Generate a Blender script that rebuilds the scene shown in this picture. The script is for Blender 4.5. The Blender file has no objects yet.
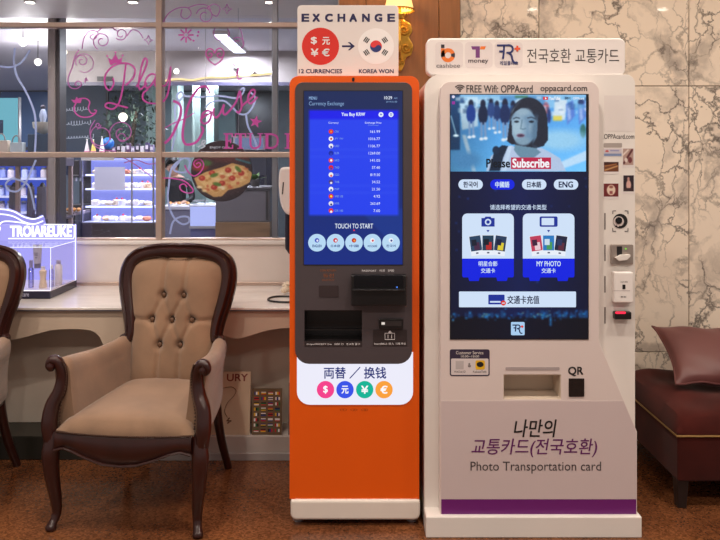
import bpy, bmesh, math, random
import numpy as np
from mathutils import Vector, Matrix
random.seed(7); np.random.seed(7)
SC = bpy.context.scene
COL = SC.collection
PI = math.pi

# ------------------------------------------------------------------ camera, world, exposure
H = 1.425; F = 720.0; VX = 360.0; VY = 160.0
cam_data = bpy.data.cameras.new('camera'); cam = bpy.data.objects.new('camera', cam_data); COL.objects.link(cam)
cam_data.sensor_width = 36; cam_data.lens = 36.0; cam_data.shift_y = -(270 - VY) / 720.0
cam_data.clip_start = 0.05; cam_data.clip_end = 60
cam.location = (0, 0, H); cam.rotation_euler = (PI / 2, 0, 0)
SC.camera = cam
world = bpy.data.worlds.new('world'); SC.world = world; world.use_nodes = True
world.node_tree.nodes['Background'].inputs[0].default_value = (1.0, 0.92, 0.86, 1)
world.node_tree.nodes['Background'].inputs[1].default_value = 0.34
vs = SC.view_settings
vs.view_transform = 'Standard'; vs.look = 'None'; vs.exposure = 0.0; vs.gamma = 1.0; vs.use_curve_mapping = False
HALL_Z = 2.9
LAMP_X = [-3.36, -2.1, -0.84, 0.42, 1.68, 2.94]; LAMP_Y = [0.3, 2.0]
HALL_W = 13.0
SHOP_W = 62.0

def X(px, D): return (px - VX) * D / F
def Z(py, D): return H - (py - VY) * D / F
def W(px, py, D): return Vector((X(px, D), D, Z(py, D)))

# ------------------------------------------------------------------ materials
def lin(c):
    r = []
    for v in c[:3]:
        v = v / 255.0
        r.append(v / 12.92 if v <= 0.04045 else ((v + 0.055) / 1.055) ** 2.4)
    return (*r, 1.0)
MATS = {}
def mat(name, rgb=(200, 200, 200), rough=0.5, metal=0.0, emit=None, estr=1.0, var=0.0, vscale=8.0, bump=0.0, bscale=60.0, coat=0.0, sheen=0.0, spec=0.5, stretch=None):
    if name in MATS: return MATS[name]
    m = bpy.data.materials.new(name); m.use_nodes = True; MATS[name] = m
    nt = m.node_tree; b = nt.nodes['Principled BSDF']
    base = lin(rgb)
    b.inputs['Base Color'].default_value = base
    b.inputs['Roughness'].default_value = rough; b.inputs['Metallic'].default_value = metal
    b.inputs['Specular IOR Level'].default_value = spec
    b.inputs['Coat Weight'].default_value = coat; b.inputs['Coat Roughness'].default_value = 0.08
    b.inputs['Sheen Weight'].default_value = sheen
    if emit is not None:
        b.inputs['Emission Color'].default_value = lin(emit); b.inputs['Emission Strength'].default_value = estr
    if var > 0 or bump > 0:
        tc = nt.nodes.new('ShaderNodeTexCoord'); src = tc.outputs['Object']
        if stretch:
            mp = nt.nodes.new('ShaderNodeMapping'); mp.inputs['Scale'].default_value = stretch
            nt.links.new(src, mp.inputs['Vector']); src = mp.outputs['Vector']
        if var > 0:
            n = nt.nodes.new('ShaderNodeTexNoise'); n.inputs['Scale'].default_value = vscale; n.inputs['Detail'].default_value = 6
            nt.links.new(src, n.inputs['Vector'])
            r = nt.nodes.new('ShaderNodeValToRGB')
            r.color_ramp.elements[0].position = 0.3; r.color_ramp.elements[1].position = 0.7
            r.color_ramp.elements[0].color = tuple(c * (1 - var) for c in base[:3]) + (1,)
            r.color_ramp.elements[1].color = tuple(min(1, c * (1 + var)) for c in base[:3]) + (1,)
            nt.links.new(n.outputs['Fac'], r.inputs['Fac']); nt.links.new(r.outputs['Color'], b.inputs['Base Color'])
        if bump > 0:
            n2 = nt.nodes.new('ShaderNodeTexNoise'); n2.inputs['Scale'].default_value = bscale; n2.inputs['Detail'].default_value = 4
            nt.links.new(src, n2.inputs['Vector'])
            bp = nt.nodes.new('ShaderNodeBump'); bp.inputs['Strength'].default_value = bump; bp.inputs['Distance'].default_value = 0.004
            nt.links.new(n2.outputs['Fac'], bp.inputs['Height']); nt.links.new(bp.outputs['Normal'], b.inputs['Normal'])
    return m
def emit(name, rgb, s=1.0):
    """a self-lit display colour"""
    return mat(name, (4, 4, 6), 0.25, emit=rgb, estr=s)
def attr_mat(name, emissive=True, strength=1.0, rough=0.4):
    if name in MATS: return MATS[name]
    m = bpy.data.materials.new(name); m.use_nodes = True; MATS[name] = m
    nt = m.node_tree; b = nt.nodes['Principled BSDF']
    a = nt.nodes.new('ShaderNodeAttribute'); a.attribute_name = 'Col'
    b.inputs['Roughness'].default_value = rough
    if emissive:
        b.inputs['Base Color'].default_value = (0.002, 0.002, 0.003, 1)
        nt.links.new(a.outputs['Color'], b.inputs['Emission Color']); b.inputs['Emission Strength'].default_value = strength
    else:
        nt.links.new(a.outputs['Color'], b.inputs['Base Color'])
    return m
def glass_mat(name, tint=(1, 1, 1), ior=1.45, refl=1.0):
    if name in MATS: return MATS[name]
    m = bpy.data.materials.new(name); m.use_nodes = True; MATS[name] = m
    nt = m.node_tree; nt.nodes.remove(nt.nodes['Principled BSDF'])
    out = nt.nodes['Material Output']
    t = nt.nodes.new('ShaderNodeBsdfTransparent'); t.inputs['Color'].default_value = (*tint, 1)
    g = nt.nodes.new('ShaderNodeBsdfGlossy'); g.inputs['Roughness'].default_value = 0.02
    f = nt.nodes.new('ShaderNodeFresnel'); f.inputs['IOR'].default_value = ior
    mm = nt.nodes.new('ShaderNodeMath'); mm.operation = 'MULTIPLY'; mm.inputs[1].default_value = refl
    nt.links.new(f.outputs[0], mm.inputs[0])
    mx = nt.nodes.new('ShaderNodeMixShader')
    nt.links.new(mm.outputs[0], mx.inputs[0]); nt.links.new(t.outputs[0], mx.inputs[1]); nt.links.new(g.outputs[0], mx.inputs[2])
    nt.links.new(mx.outputs[0], out.inputs['Surface'])
    return m

def marble_mat():
    m = bpy.data.materials.new('marble'); m.use_nodes = True; nt = m.node_tree; b = nt.nodes['Principled BSDF']
    N = nt.nodes.new; L = nt.links.new
    tc = N('ShaderNodeTexCoord'); oi = N('ShaderNodeObjectInfo')
    vm = N('ShaderNodeVectorMath'); vm.operation = 'MULTIPLY_ADD'
    L(oi.outputs['Random'], vm.inputs[0]); vm.inputs[1].default_value = (13, 5, 9); L(tc.outputs['Object'], vm.inputs[2])
    nz = N('ShaderNodeTexNoise'); nz.inputs['Scale'].default_value = 2.2; nz.inputs['Detail'].default_value = 7; nz.inputs['Roughness'].default_value = 0.6
    L(vm.outputs[0], nz.inputs['Vector'])
    dv = N('ShaderNodeVectorMath'); dv.operation = 'MULTIPLY_ADD'; dv.inputs[1].default_value = (0.55, 0.55, 0.55)
    L(nz.outputs['Color'], dv.inputs[0]); L(vm.outputs[0], dv.inputs[2])
    rot = N('ShaderNodeMapping'); rot.inputs['Rotation'].default_value = (0, 0.5, 0); rot.inputs['Scale'].default_value = (1.25, 1, 0.8)
    L(dv.outputs[0], rot.inputs['Vector'])
    def vein(scale, w0, w1):
        v = N('ShaderNodeTexVoronoi'); v.feature = 'DISTANCE_TO_EDGE'; v.inputs['Scale'].default_value = scale
        L(rot.outputs[0], v.inputs['Vector'])
        r = N('ShaderNodeMapRange'); r.inputs[1].default_value = w0; r.inputs[2].default_value = w1; r.inputs[3].default_value = 1; r.inputs[4].default_value = 0
        L(v.outputs['Distance'], r.inputs[0]); return r.outputs[0]
    a = vein(3.4, 0.0, 0.042); c = vein(7.5, 0.0, 0.05)
    msk = N('ShaderNodeTexNoise'); msk.inputs['Scale'].default_value = 3.0; msk.inputs['Detail'].default_value = 4; L(vm.outputs[0], msk.inputs['Vector'])
    mr = N('ShaderNodeMapRange'); mr.inputs[1].default_value = 0.38; mr.inputs[2].default_value = 0.58; L(msk.outputs['Fac'], mr.inputs[0])
    c2 = N('ShaderNodeMath'); c2.operation = 'MULTIPLY'; L(c, c2.inputs[0]); L(mr.outputs[0], c2.inputs[1])
    msk2 = N('ShaderNodeTexNoise'); msk2.inputs['Scale'].default_value = 5.0; L(dv.outputs[0], msk2.inputs['Vector'])
    mr2 = N('ShaderNodeMapRange'); mr2.inputs[1].default_value = 0.34; mr2.inputs[2].default_value = 0.6; L(msk2.outputs['Fac'], mr2.inputs[0])
    a2 = N('ShaderNodeMath'); a2.operation = 'MULTIPLY'; L(a, a2.inputs[0]); L(mr2.outputs[0], a2.inputs[1])
    mx = N('ShaderNodeMath'); mx.operation = 'MAXIMUM'; L(a2.outputs[0], mx.inputs[0]); L(c2.outputs[0], mx.inputs[1])
    sc_ = N('ShaderNodeMath'); sc_.operation = 'MULTIPLY'; sc_.inputs[1].default_value = 0.85; L(mx.outputs[0], sc_.inputs[0])
    big = N('ShaderNodeTexNoise'); big.inputs['Scale'].default_value = 3.5; big.inputs['Detail'].default_value = 5; L(dv.outputs[0], big.inputs['Vector'])
    r = N('ShaderNodeValToRGB'); r.color_ramp.elements[0].color = lin((172, 160, 150)); r.color_ramp.elements[1].color = lin((238, 222, 204))
    r.color_ramp.elements[0].position = 0.33; r.color_ramp.elements[1].position = 0.48
    L(big.outputs['Fac'], r.inputs['Fac'])
    mix = N('ShaderNodeMixRGB'); mix.inputs['Color2'].default_value = lin((58, 52, 52))
    L(sc_.outputs[0], mix.inputs['Fac']); L(r.outputs['Color'], mix.inputs['Color1'])
    L(mix.outputs[0], b.inputs['Base Color'])
    b.inputs['Roughness'].default_value = 0.04; b.inputs['Specular IOR Level'].default_value = 0.5
    return m
def floor_mat():
    m = bpy.data.materials.new('speckled_stone'); m.use_nodes = True; nt = m.node_tree; b = nt.nodes['Principled BSDF']
    N = nt.nodes.new; L = nt.links.new
    tc = N('ShaderNodeTexCoord')
    n1 = N('ShaderNodeTexNoise'); n1.inputs['Scale'].default_value = 3; n1.inputs['Detail'].default_value = 5; L(tc.outputs['Object'], n1.inputs['Vector'])
    n2 = N('ShaderNodeTexVoronoi'); n2.inputs['Scale'].default_value = 130; L(tc.outputs['Object'], n2.inputs['Vector'])
    r1 = N('ShaderNodeValToRGB'); r1.color_ramp.elements[0].color = lin((92, 55, 34)); r1.color_ramp.elements[1].color = lin((122, 76, 46))
    r1.color_ramp.elements[0].position = 0.3; r1.color_ramp.elements[1].position = 0.7
    L(n1.outputs['Fac'], r1.inputs['Fac'])
    r2 = N('ShaderNodeValToRGB'); r2.color_ramp.elements[0].color = (0.45, 0.42, 0.40, 1); r2.color_ramp.elements[1].color = (1.5, 1.45, 1.4, 1)
    sp = N('ShaderNodeSeparateColor'); L(n2.outputs['Color'], sp.inputs[0]); L(sp.outputs[0], r2.inputs['Fac'])
    mx = N('ShaderNodeMixRGB'); mx.blend_type = 'MULTIPLY'; mx.inputs['Fac'].default_value = 0.75
    L(r1.outputs['Color'], mx.inputs['Color1']); L(r2.outputs['Color'], mx.inputs['Color2']); L(mx.outputs[0], b.inputs['Base Color'])
    b.inputs['Roughness'].default_value = 0.22
    return m

# ------------------------------------------------------------------ mesh helpers
class MB:
    def __init__(s): s.v = []; s.f = []
    def add(s, vs_, fs):
        o = len(s.v); s.v += [tuple(v) for v in vs_]; s.f += [tuple(i + o for i in f) for f in fs]; return s
    def box(s, x0, x1, y0, y1, z0, z1):
        return s.add([(x0, y0, z0), (x1, y0, z0), (x1, y1, z0), (x0, y1, z0), (x0, y0, z1), (x1, y0, z1), (x1, y1, z1), (x0, y1, z1)],
                     [(0, 3, 2, 1), (4, 5, 6, 7), (0, 1, 5, 4), (1, 2, 6, 5), (2, 3, 7, 6), (3, 0, 4, 7)])
    def prism(s, pts, y0, y1):
        """outline pts (x,z) extruded from y0 (front) to y1"""
        n = len(pts)
        a = sum(pts[i][0] * pts[(i + 1) % n][1] - pts[(i + 1) % n][0] * pts[i][1] for i in range(n))
        if a < 0: pts = pts[::-1]
        return s.add([(p[0], y0, p[1]) for p in pts] + [(p[0], y1, p[1]) for p in pts],
                     [tuple(range(n)), tuple(range(2 * n - 1, n - 1, -1))] + [(i, i + n, (i + 1) % n + n, (i + 1) % n) for i in range(n)])
    def lathe(s, prof, c=(0, 0, 0), seg=20, axis='z'):
        """prof: (r,h) list"""
        vs_ = []; fs = []
        for r, h in prof:
            for k in range(seg):
                a = 2 * PI * k / seg; p = (r * math.cos(a), r * math.sin(a), h)
                if axis == 'y': p = (p[0], p[2], p[1])
                elif axis == 'x': p = (p[2], p[0], p[1])
                vs_.append((p[0] + c[0], p[1] + c[1], p[2] + c[2]))
        m = len(prof)
        for i in range(m - 1):
            for k in range(seg):
                fs.append((i * seg + k, i * seg + (k + 1) % seg, (i + 1) * seg + (k + 1) % seg, (i + 1) * seg + k))
        fs.append(tuple(range(seg - 1, -1, -1))); fs.append(tuple((m - 1) * seg + k for k in range(seg)))
        return s.add(vs_, fs)
    def tube(s, path, rad, sides=10, up=None, prof=None, closed=False):
        """sweep; rad scalar / list of scalars / list of (a,b)"""
        P = [Vector(p) for p in path]; n = len(P)
        if not isinstance(rad, (list, tuple)): rad = [rad] * n
        if prof is None: prof = [(math.cos(2 * PI * k / sides), math.sin(2 * PI * k / sides)) for k in range(sides)]
        m = len(prof); vs_ = []; fs = []; last = None
        for i in range(n):
            if closed: t = P[(i + 1) % n] - P[i - 1]
            else: t = P[min(i + 1, n - 1)] - P[max(i - 1, 0)]
            t.normalize()
            if up is not None: u = Vector(up)
            elif last is None: u = Vector((0, 0, 1)) if abs(t.z) < 0.9 else Vector((0, 1, 0))
            else: u = last
            b = t.cross(u)
            if b.length < 1e-6: b = t.cross(Vector((1, 0.1, 0)))
            b.normalize(); u2 = b.cross(t).normalized(); last = u2
            r = rad[i]
            ra, rb = r if isinstance(r, (list, tuple)) else (r, r)
            for (p, q) in prof: vs_.append(P[i] + b * (p * ra) + u2 * (q * rb))
        for i in range(n if closed else n - 1):
            j = (i + 1) % n
            for k in range(m): fs.append((i * m + k, i * m + (k + 1) % m, j * m + (k + 1) % m, j * m + k))
        if not closed: fs.append(tuple(range(m - 1, -1, -1))); fs.append(tuple((n - 1) * m + k for k in range(m)))
        return s.add(vs_, fs)
    def grid(s, fn, nu, nv, closeu=False):
        vs_ = [fn(i / nu if closeu else i / (nu - 1), j / (nv - 1)) for i in range(nu) for j in range(nv)]
        fs = []
        for i in range(nu if closeu else nu - 1):
            for j in range(nv - 1):
                k = (i + 1) % nu
                fs.append((i * nv + j, k * nv + j, k * nv + j + 1, i * nv + j + 1))
        return s.add(vs_, fs)
    def sphere(s, c, r, seg=12, rings=8):
        if not isinstance(r, (list, tuple)): r = (r, r, r)
        vs_ = [(c[0], c[1], c[2] - r[2])]
        for i in range(1, rings):
            ph = -PI / 2 + PI * i / rings
            for k in range(seg):
                a = 2 * PI * k / seg
                vs_.append((c[0] + r[0] * math.cos(ph) * math.cos(a), c[1] + r[1] * math.cos(ph) * math.sin(a), c[2] + r[2] * math.sin(ph)))
        vs_.append((c[0], c[1], c[2] + r[2])); top = len(vs_) - 1; fs = []
        for k in range(seg):
            fs.append((0, 1 + (k + 1) % seg, 1 + k)); fs.append((top, top - seg + k, top - seg + (k + 1) % seg))
        for i in range(rings - 2):
            for k in range(seg):
                a = 1 + i * seg
                fs.append((a + k, a + (k + 1) % seg, a + seg + (k + 1) % seg, a + seg + k))
        return s.add(vs_, fs)
    def ribbon(s, pts, w, y, smooth=True, closed=False):
        """flat strip of width w in the plane y, pts (x,z); 2 mm thick"""
        if smooth: pts = crom(pts, 5, closed)
        n = len(pts); vs_ = []; fs = []
        for i in range(n):
            a = pts[(i - 1) % n] if closed else pts[max(i - 1, 0)]; b = pts[(i + 1) % n] if closed else pts[min(i + 1, n - 1)]
            dx, dz = b[0] - a[0], b[1] - a[1]; l = math.hypot(dx, dz) or 1
            ww = w[i * len(w) // n] if isinstance(w, (list, tuple)) else w
            nx, nz = -dz / l * ww / 2, dx / l * ww / 2
            y_ = y - .0009 * i / n if smooth else y        # lifts the strip where it crosses itself
            vs_ += [(pts[i][0] - nx, y_, pts[i][1] - nz), (pts[i][0] + nx, y_, pts[i][1] + nz),
                    (pts[i][0] - nx, y + 0.0015, pts[i][1] - nz), (pts[i][0] + nx, y + 0.0015, pts[i][1] + nz)]
        for i in range(n if closed else n - 1):
            j = (i + 1) % n
            a, b = 4 * i, 4 * j
            fs += [(a, b, b + 1, a + 1), (a + 2, a + 3, b + 3, b + 2), (a, a + 2, b + 2, b), (a + 1, b + 1, b + 3, a + 3)]
        if not closed: fs += [(0, 1, 3, 2), (4 * n - 4, 4 * n - 2, 4 * n - 1, 4 * n - 3)]
        return s.add(vs_, fs)
    def build(s, name, m, parent=None, bevel=0.0, seg=2, smooth=False, loc=None, angle=0.6, fixn=False):
        me = bpy.data.meshes.new(name)
        vs_ = s.v
        off = Vector(loc) if loc is not None else (root_loc(parent) if parent is not None else None)
        if off is not None: vs_ = [(v[0] - off[0], v[1] - off[1], v[2] - off[2]) for v in vs_]
        me.from_pydata(vs_, [], s.f)
        if bevel > 0 or smooth or fixn:
            bm = bmesh.new(); bm.from_mesh(me)
            bmesh.ops.recalc_face_normals(bm, faces=bm.faces)
            if bevel > 0:
                ed = [e for e in bm.edges if len(e.link_faces) == 2 and e.calc_face_angle(0) > angle]
                bmesh.ops.bevel(bm, geom=ed, offset=bevel, segments=seg, profile=0.5, affect='EDGES', clamp_overlap=True)
            if smooth:
                for f in bm.faces: f.smooth = True
                for e in bm.edges:
                    if len(e.link_faces) == 2 and e.calc_face_angle(0) > 0.7: e.smooth = False
            bm.to_mesh(me); bm.free()
        me.materials.append(m)
        o = bpy.data.objects.new(name, me); COL.objects.link(o)
        if parent is not None: o.parent = parent
        elif loc is not None: o.location = loc
        return o
def root_loc(o):
    while o.parent is not None: o = o.parent
    return ROOTS.get(o.name, Vector((0, 0, 0)))
ROOTS = {}
def thing(name, label, cat, loc=(0, 0, 0), group=None, kind=None):
    o = bpy.data.objects.new(name, None); COL.objects.link(o); o.empty_display_size = 0.1
    o.location = loc; ROOTS[o.name] = Vector(loc)
    tag(o, label, cat, group, kind); return o
def tag(o, label=None, cat=None, group=None, kind=None):
    if label: o['label'] = label
    if cat: o['category'] = cat
    if group: o['group'] = group
    if kind: o['kind'] = kind
    return o
def copy_tree(o, parent=None):
    c = o.copy(); COL.objects.link(c); c.parent = parent
    for ch in list(o.children): copy_tree(ch, c)
    return c
def crom(p, k=6, closed=False):
    n = len(p); out = []
    for i in range(n if closed else n - 1):
        q = [p[(i + d) % n] if closed else p[min(max(i + d, 0), n - 1)] for d in (-1, 0, 1, 2)]
        for j in range(k):
            t = j / k; r = []
            for c in range(len(p[0])):
                a, b, cc, d = q[0][c], q[1][c], q[2][c], q[3][c]
                r.append(0.5 * (2 * b + (cc - a) * t + (2 * a - 5 * b + 4 * cc - d) * t * t + (3 * b - a - 3 * cc + d) * t ** 3))
            out.append(tuple(r))
    if not closed: out.append(tuple(p[-1]))
    return out
def rrect(x0, x1, z0, z1, r, n=5):
    """rounded rectangle outline; r = (bl, br, tr, tl) or scalar"""
    if not isinstance(r, (list, tuple)): r = (r,) * 4
    out = []
    for (cx, cz, rr, a0) in ((x0 + r[0], z0 + r[0], r[0], PI), (x1 - r[1], z0 + r[1], r[1], 1.5 * PI), (x1 - r[2], z1 - r[2], r[2], 0), (x0 + r[3], z1 - r[3], r[3], .5 * PI)):
        if rr <= 1e-6: out.append((cx, cz)); continue
        for k in range(n + 1):
            a = a0 + .5 * PI * k / n; out.append((cx + rr * math.cos(a), cz + rr * math.sin(a)))
    return out
def circ(cx, cz, r, n=28, rz=None): return [(cx + r * math.cos(2 * PI * k / n), cz + (rz or r) * math.sin(2 * PI * k / n)) for k in range(n)]
def pxr(px0, py0, px1, py1, D, r=0, n=5):
    """rounded rectangle given in photo units for a plane at depth D"""
    k = D / F
    rr = tuple(v * k for v in r) if isinstance(r, (list, tuple)) else r * k
    return rrect(X(px0, D), X(px1, D), Z(py1, D), Z(py0, D), rr, n)
def holed(outer, holes, y0, y1):
    """MB prism with through holes"""
    bm = bmesh.new(); edges = []
    for lp in [outer] + holes:
        vv = [bm.verts.new((p[0], y0, p[1])) for p in lp]
        edges += [bm.edges.new((vv[i], vv[(i + 1) % len(vv)])) for i in range(len(vv))]
    bmesh.ops.triangle_fill(bm, use_beauty=True, use_dissolve=False, edges=edges, normal=(0, -1, 0))
    ex = bmesh.ops.extrude_face_region(bm, geom=list(bm.faces))
    for v in ex['geom']:
        if isinstance(v, bmesh.types.BMVert): v.co.y = y1
    bmesh.ops.recalc_face_normals(bm, faces=bm.faces)
    bm.verts.index_update()
    mb = MB().add([tuple(v.co) for v in bm.verts], [tuple(v.index for v in f.verts) for f in bm.faces]); bm.free(); return mb
def pocket(x0, x1, y0, y1, z0, z1, t=0.004):
    """open-fronted tray box, front at y0"""
    m = MB(); m.box(x0 - t, x1 + t, y1, y1 + t, z0 - t, z1 + t)
    m.box(x0 - t, x0, y0, y1, z0 - t, z1 + t); m.box(x1, x1 + t, y0, y1, z0 - t, z1 + t)
    m.box(x0, x1, y0, y1, z0 - t, z0); m.box(x0, x1, y0, y1, z1, z1 + t); return m
def flat(parent, name, pts, D, m, t=0.0008):
    """a thin printed or lit shape lying on a face at depth D"""
    return MB().prism(pts, D - t, D).build(name, m, parent)

# ------------------------------------------------------------------ lettering
def text_mesh(body, bold=0.0, shear=0.0, spacing=1.0):
    cu = bpy.data.curves.new('lettering', 'FONT'); cu.body = body; cu.offset = bold; cu.shear = shear; cu.space_character = spacing
    cu.resolution_u = 3; cu.fill_mode = 'FRONT'
    ob = bpy.data.objects.new('lettering_tmp', cu)
    me = ob.to_mesh()
    v = [tuple(p.co) for p in me.vertices]; f = [tuple(p.vertices) for p in me.polygons]
    ob.to_mesh_clear(); bpy.data.objects.remove(ob); bpy.data.curves.remove(cu)
    return v, f
def txt(parent, body, box, D, m, bold=0.0, shear=0.0, spacing=1.0, name='lettering', t=0.0008):
    """lettering fitted into a box (photo units at depth D)"""
    v, f = text_mesh(body, 0.0, shear, spacing)
    if not v: return None
    xs = [p[0] for p in v]; ys = [p[1] for p in v]
    a0, a1, b0, b1 = min(xs), max(xs), min(ys), max(ys)
    x0, x1, z1, z0 = X(box[0], D), X(box[2], D), Z(box[1], D), Z(box[3], D)
    vv = [(x0 + (p[0] - a0) / (a1 - a0) * (x1 - x0), D - t, z0 + (p[1] - b0) / (b1 - b0) * (z1 - z0)) for p in v]
    mb = MB().add(vv, f)
    if bold > 0:                     # heavier strokes: shifted overlays of the same glyphs
        em = (z1 - z0) / max(b1 - b0, .7); e = bold * em * .8
        for k, (dx, dz) in enumerate(((-1, -.9), (1, -.9), (1, .9), (-1, .9))): mb.add([(p[0] + dx * e, p[1] - .00003 * (k + 1), p[2] + dz * e) for p in vv], f)
    return mb.build(name, m, parent)

# ------------------------------------------------------------------ small painter for printed / displayed pictures
class Canvas:
    def __init__(s, x0, y0, x1, y1, res=2.0, col=(0, 0, 0)):
        s.b = (x0, y0, x1, y1); s.w = int((x1 - x0) * res); s.h = int((y1 - y0) * res); s.res = res
        s.a = np.zeros((s.h, s.w, 3)) + np.array(col, float)
        s.gx, s.gy = np.meshgrid((np.arange(s.w) + .5) / res + x0, (np.arange(s.h) + .5) / res + y0)
    def blend(s, m, col): s.a = s.a * (1 - m[..., None]) + np.array(col, float) * m[..., None]; return s
    def ell(s, cx, cy, rx, ry, col, soft=0.25, rot=0.0):
        dx, dy = s.gx - cx, s.gy - cy; c, n = math.cos(rot), math.sin(rot)
        u, v = (dx * c + dy * n) / rx, (-dx * n + dy * c) / ry
        d = (1 - np.sqrt(u * u + v * v)) * min(rx, ry)
        return s.blend(np.clip(d / max(soft, 1e-3) + .5, 0, 1), col)
    def poly(s, pts, col, alpha=1.0):
        ins = np.zeros(s.gx.shape, bool); n = len(pts)
        for i in range(n):
            (xa, ya), (xb, yb) = pts[i], pts[(i + 1) % n]
            c = ((ya > s.gy) != (yb > s.gy)) & (s.gx < (xb - xa) * (s.gy - ya) / ((yb - ya) or 1e-9) + xa); ins ^= c
        return s.blend(ins * alpha, col)
    def rect(s, x0, y0, x1, y1, col, alpha=1.0): return s.blend(((s.gx >= x0) & (s.gx < x1) & (s.gy >= y0) & (s.gy < y1)) * alpha, col)
    def line(s, pts, w, col, soft=0.3):
        d = np.full(s.gx.shape, 1e9)
        for (xa, ya), (xb, yb) in zip(pts[:-1], pts[1:]):
            ll = (xb - xa) ** 2 + (yb - ya) ** 2 or 1e-9
            t = np.clip(((s.gx - xa) * (xb - xa) + (s.gy - ya) * (yb - ya)) / ll, 0, 1)
            d = np.minimum(d, np.hypot(s.gx - xa - t * (xb - xa), s.gy - ya - t * (yb - ya)))
        return s.blend(np.clip((w / 2 - d) / soft + .5, 0, 1), col)
    def noise(s, amp, cell=1.0):
        k = max(1, int(cell * s.res)); n = np.random.rand(s.h // k + 2, s.w // k + 2, 1)
        n = np.kron(n, np.ones((k, k, 1)))[:s.h, :s.w]; s.a = np.clip(s.a + (n - .5) * amp, 0, 255); return s
    def blur(s, r):
        k = max(1, int(r * s.res))
        for ax in (0, 1):
            p = np.pad(s.a, [(k, k) if i == ax else (0, 0) for i in range(3)], mode='edge'); c = np.cumsum(p, axis=ax); z = np.zeros_like(np.take(c, [0], axis=ax))
            c = np.concatenate([z, c], axis=ax); n = s.a.shape[ax]
            s.a = (np.take(c, np.arange(2 * k + 1, 2 * k + 1 + n), axis=ax) - np.take(c, np.arange(0, n), axis=ax)) / (2 * k + 1)
        return s
    def build(s, name, parent, D, m, keep=None, y_of=None):
        w, h = s.w, s.h; x0, y0, x1, y1 = s.b
        gx, gy = np.meshgrid(np.linspace(x0, x1, w + 1), np.linspace(y0, y1, h + 1))
        off = root_loc(parent) if parent is not None else Vector((0, 0, 0))
        co = np.stack([(gx - VX) * D / F - off[0], np.full(gx.shape, D - off[1]), H - (gy - VY) * D / F - off[2]], -1).reshape(-1, 3)
        i, j = np.meshgrid(np.arange(w), np.arange(h)); a = j * (w + 1) + i
        q = np.stack([a + w + 1, a + w + 2, a + 1, a], -1).reshape(-1, 4)
        col = s.a / 255.0; col = np.where(col <= 0.04045, col / 12.92, ((col + .055) / 1.055) ** 2.4).reshape(-1, 3)
        if keep is not None:
            kk = keep(s.gx, s.gy).reshape(-1); q = q[kk]; col = col[kk]
        me = bpy.data.meshes.new(name); nq = len(q)
        me.vertices.add(len(co)); me.vertices.foreach_set('co', co.ravel())
        me.loops.add(nq * 4); me.loops.foreach_set('vertex_index', q.ravel().astype(np.int32))
        me.polygons.add(nq); me.polygons.foreach_set('loop_start', np.arange(0, nq * 4, 4, dtype=np.int32))
        me.update(calc_edges=True)
        at = me.color_attributes.new('Col', 'FLOAT_COLOR', 'CORNER')
        c4 = np.concatenate([np.repeat(col, 4, 0), np.ones((nq * 4, 1))], 1); at.data.foreach_set('color', c4.ravel())
        me.validate(); me.materials.append(m)
        o = bpy.data.objects.new(name, me); COL.objects.link(o)
        if parent is not None: o.parent = parent
        return o

# ================================================================== THE SETTING
M_white = mat('white_paint', (226, 220, 216), 0.5, var=0.02, vscale=4)
M_marble = marble_mat()
M_wood = mat('panel_wood', (142, 92, 50), 0.38, var=0.16, vscale=5, stretch=(9, 9, 0.7), bump=0.05, bscale=30, coat=0.25)
M_metal = mat('champagne_metal', (206, 184, 172), 0.3, 0.6, var=0.05, vscale=20)
M_steel = mat('steel', (170, 170, 176), 0.3, 0.9, var=0.03)
M_glass = glass_mat('window_glass', (0.97, 0.98, 1.0), 1.42, 0.75)
M_clear = glass_mat('acrylic_clear', (0.98, 0.98, 1.0), 1.4, 0.22)
M_dark = mat('dark_grey', (52, 48, 50), 0.5, var=0.05)
M_black = mat('black_plastic', (22, 20, 22), 0.35, var=0.05)
M_gap = mat('grout', (96, 78, 64), 0.8, var=0.1)

fl = MB().box(-6, 6, -3.5, 4.02, -0.06, 0).build('floor', floor_mat(), loc=(0, 0, 0)); tag(fl, 'brown speckled polished stone floor of the lobby', 'floor', kind='structure')
fs_ = MB().box(-7, 0.2, 4.1, 12, -0.06, 0).build('floor_shop', mat('shop_floor', (120, 112, 112), 0.3, var=0.08)); tag(fs_, 'grey floor inside the shop behind the glass', 'floor', kind='structure')
ce = MB().box(-6, 6, -3.5, 4.06, HALL_Z, HALL_Z + 0.1).build('ceiling', M_white); tag(ce, 'white lobby ceiling with recessed downlights', 'ceiling', kind='structure')

# marble wall of separate slabs
DW = 3.65
wr = thing('wall_right', 'cream marble slab wall with dark grey veins', 'wall', (0.507, DW, 0), kind='structure')
MB().box(0.505, 3.3, DW + 0.012, DW + 0.2, 0, HALL_Z).build('backing', M_gap, wr)
cx_ = [0.507, X(539, DW), X(689, DW), X(839, DW), 3.25]; rz_ = [0.0, Z(352, DW), Z(86, DW), HALL_Z]
for i in range(4):
    for j in range(3):
        a, b, c, d = cx_[i] + .002, cx_[i + 1] - .002, rz_[j] + .002, rz_[j + 1] - .002
        o = MB().box(a, b, DW, DW + 0.02, c, d).build('slab', M_marble, wr, bevel=0.0012, seg=1)
# wood clad pier
DP = 3.6
wc = thing('wall_center', 'warm brown wood panelled pier between shop window and marble', 'wall', (0.2, DP, 0), kind='structure')
MB().box(X(339, DP) + .004, 0.503, DP + 0.015, DP + 0.5, 0, HALL_Z).build('backing', M_dark, wc)
for a, b in ((339, 366), (366, 439), (439, 460.5)):
    MB().box(X(a, DP) + .0012, X(b, DP) - .0012, DP, DP + .02, 0, HALL_Z).build('panel', M_wood, wc, bevel=0.002, seg=1)
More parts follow.
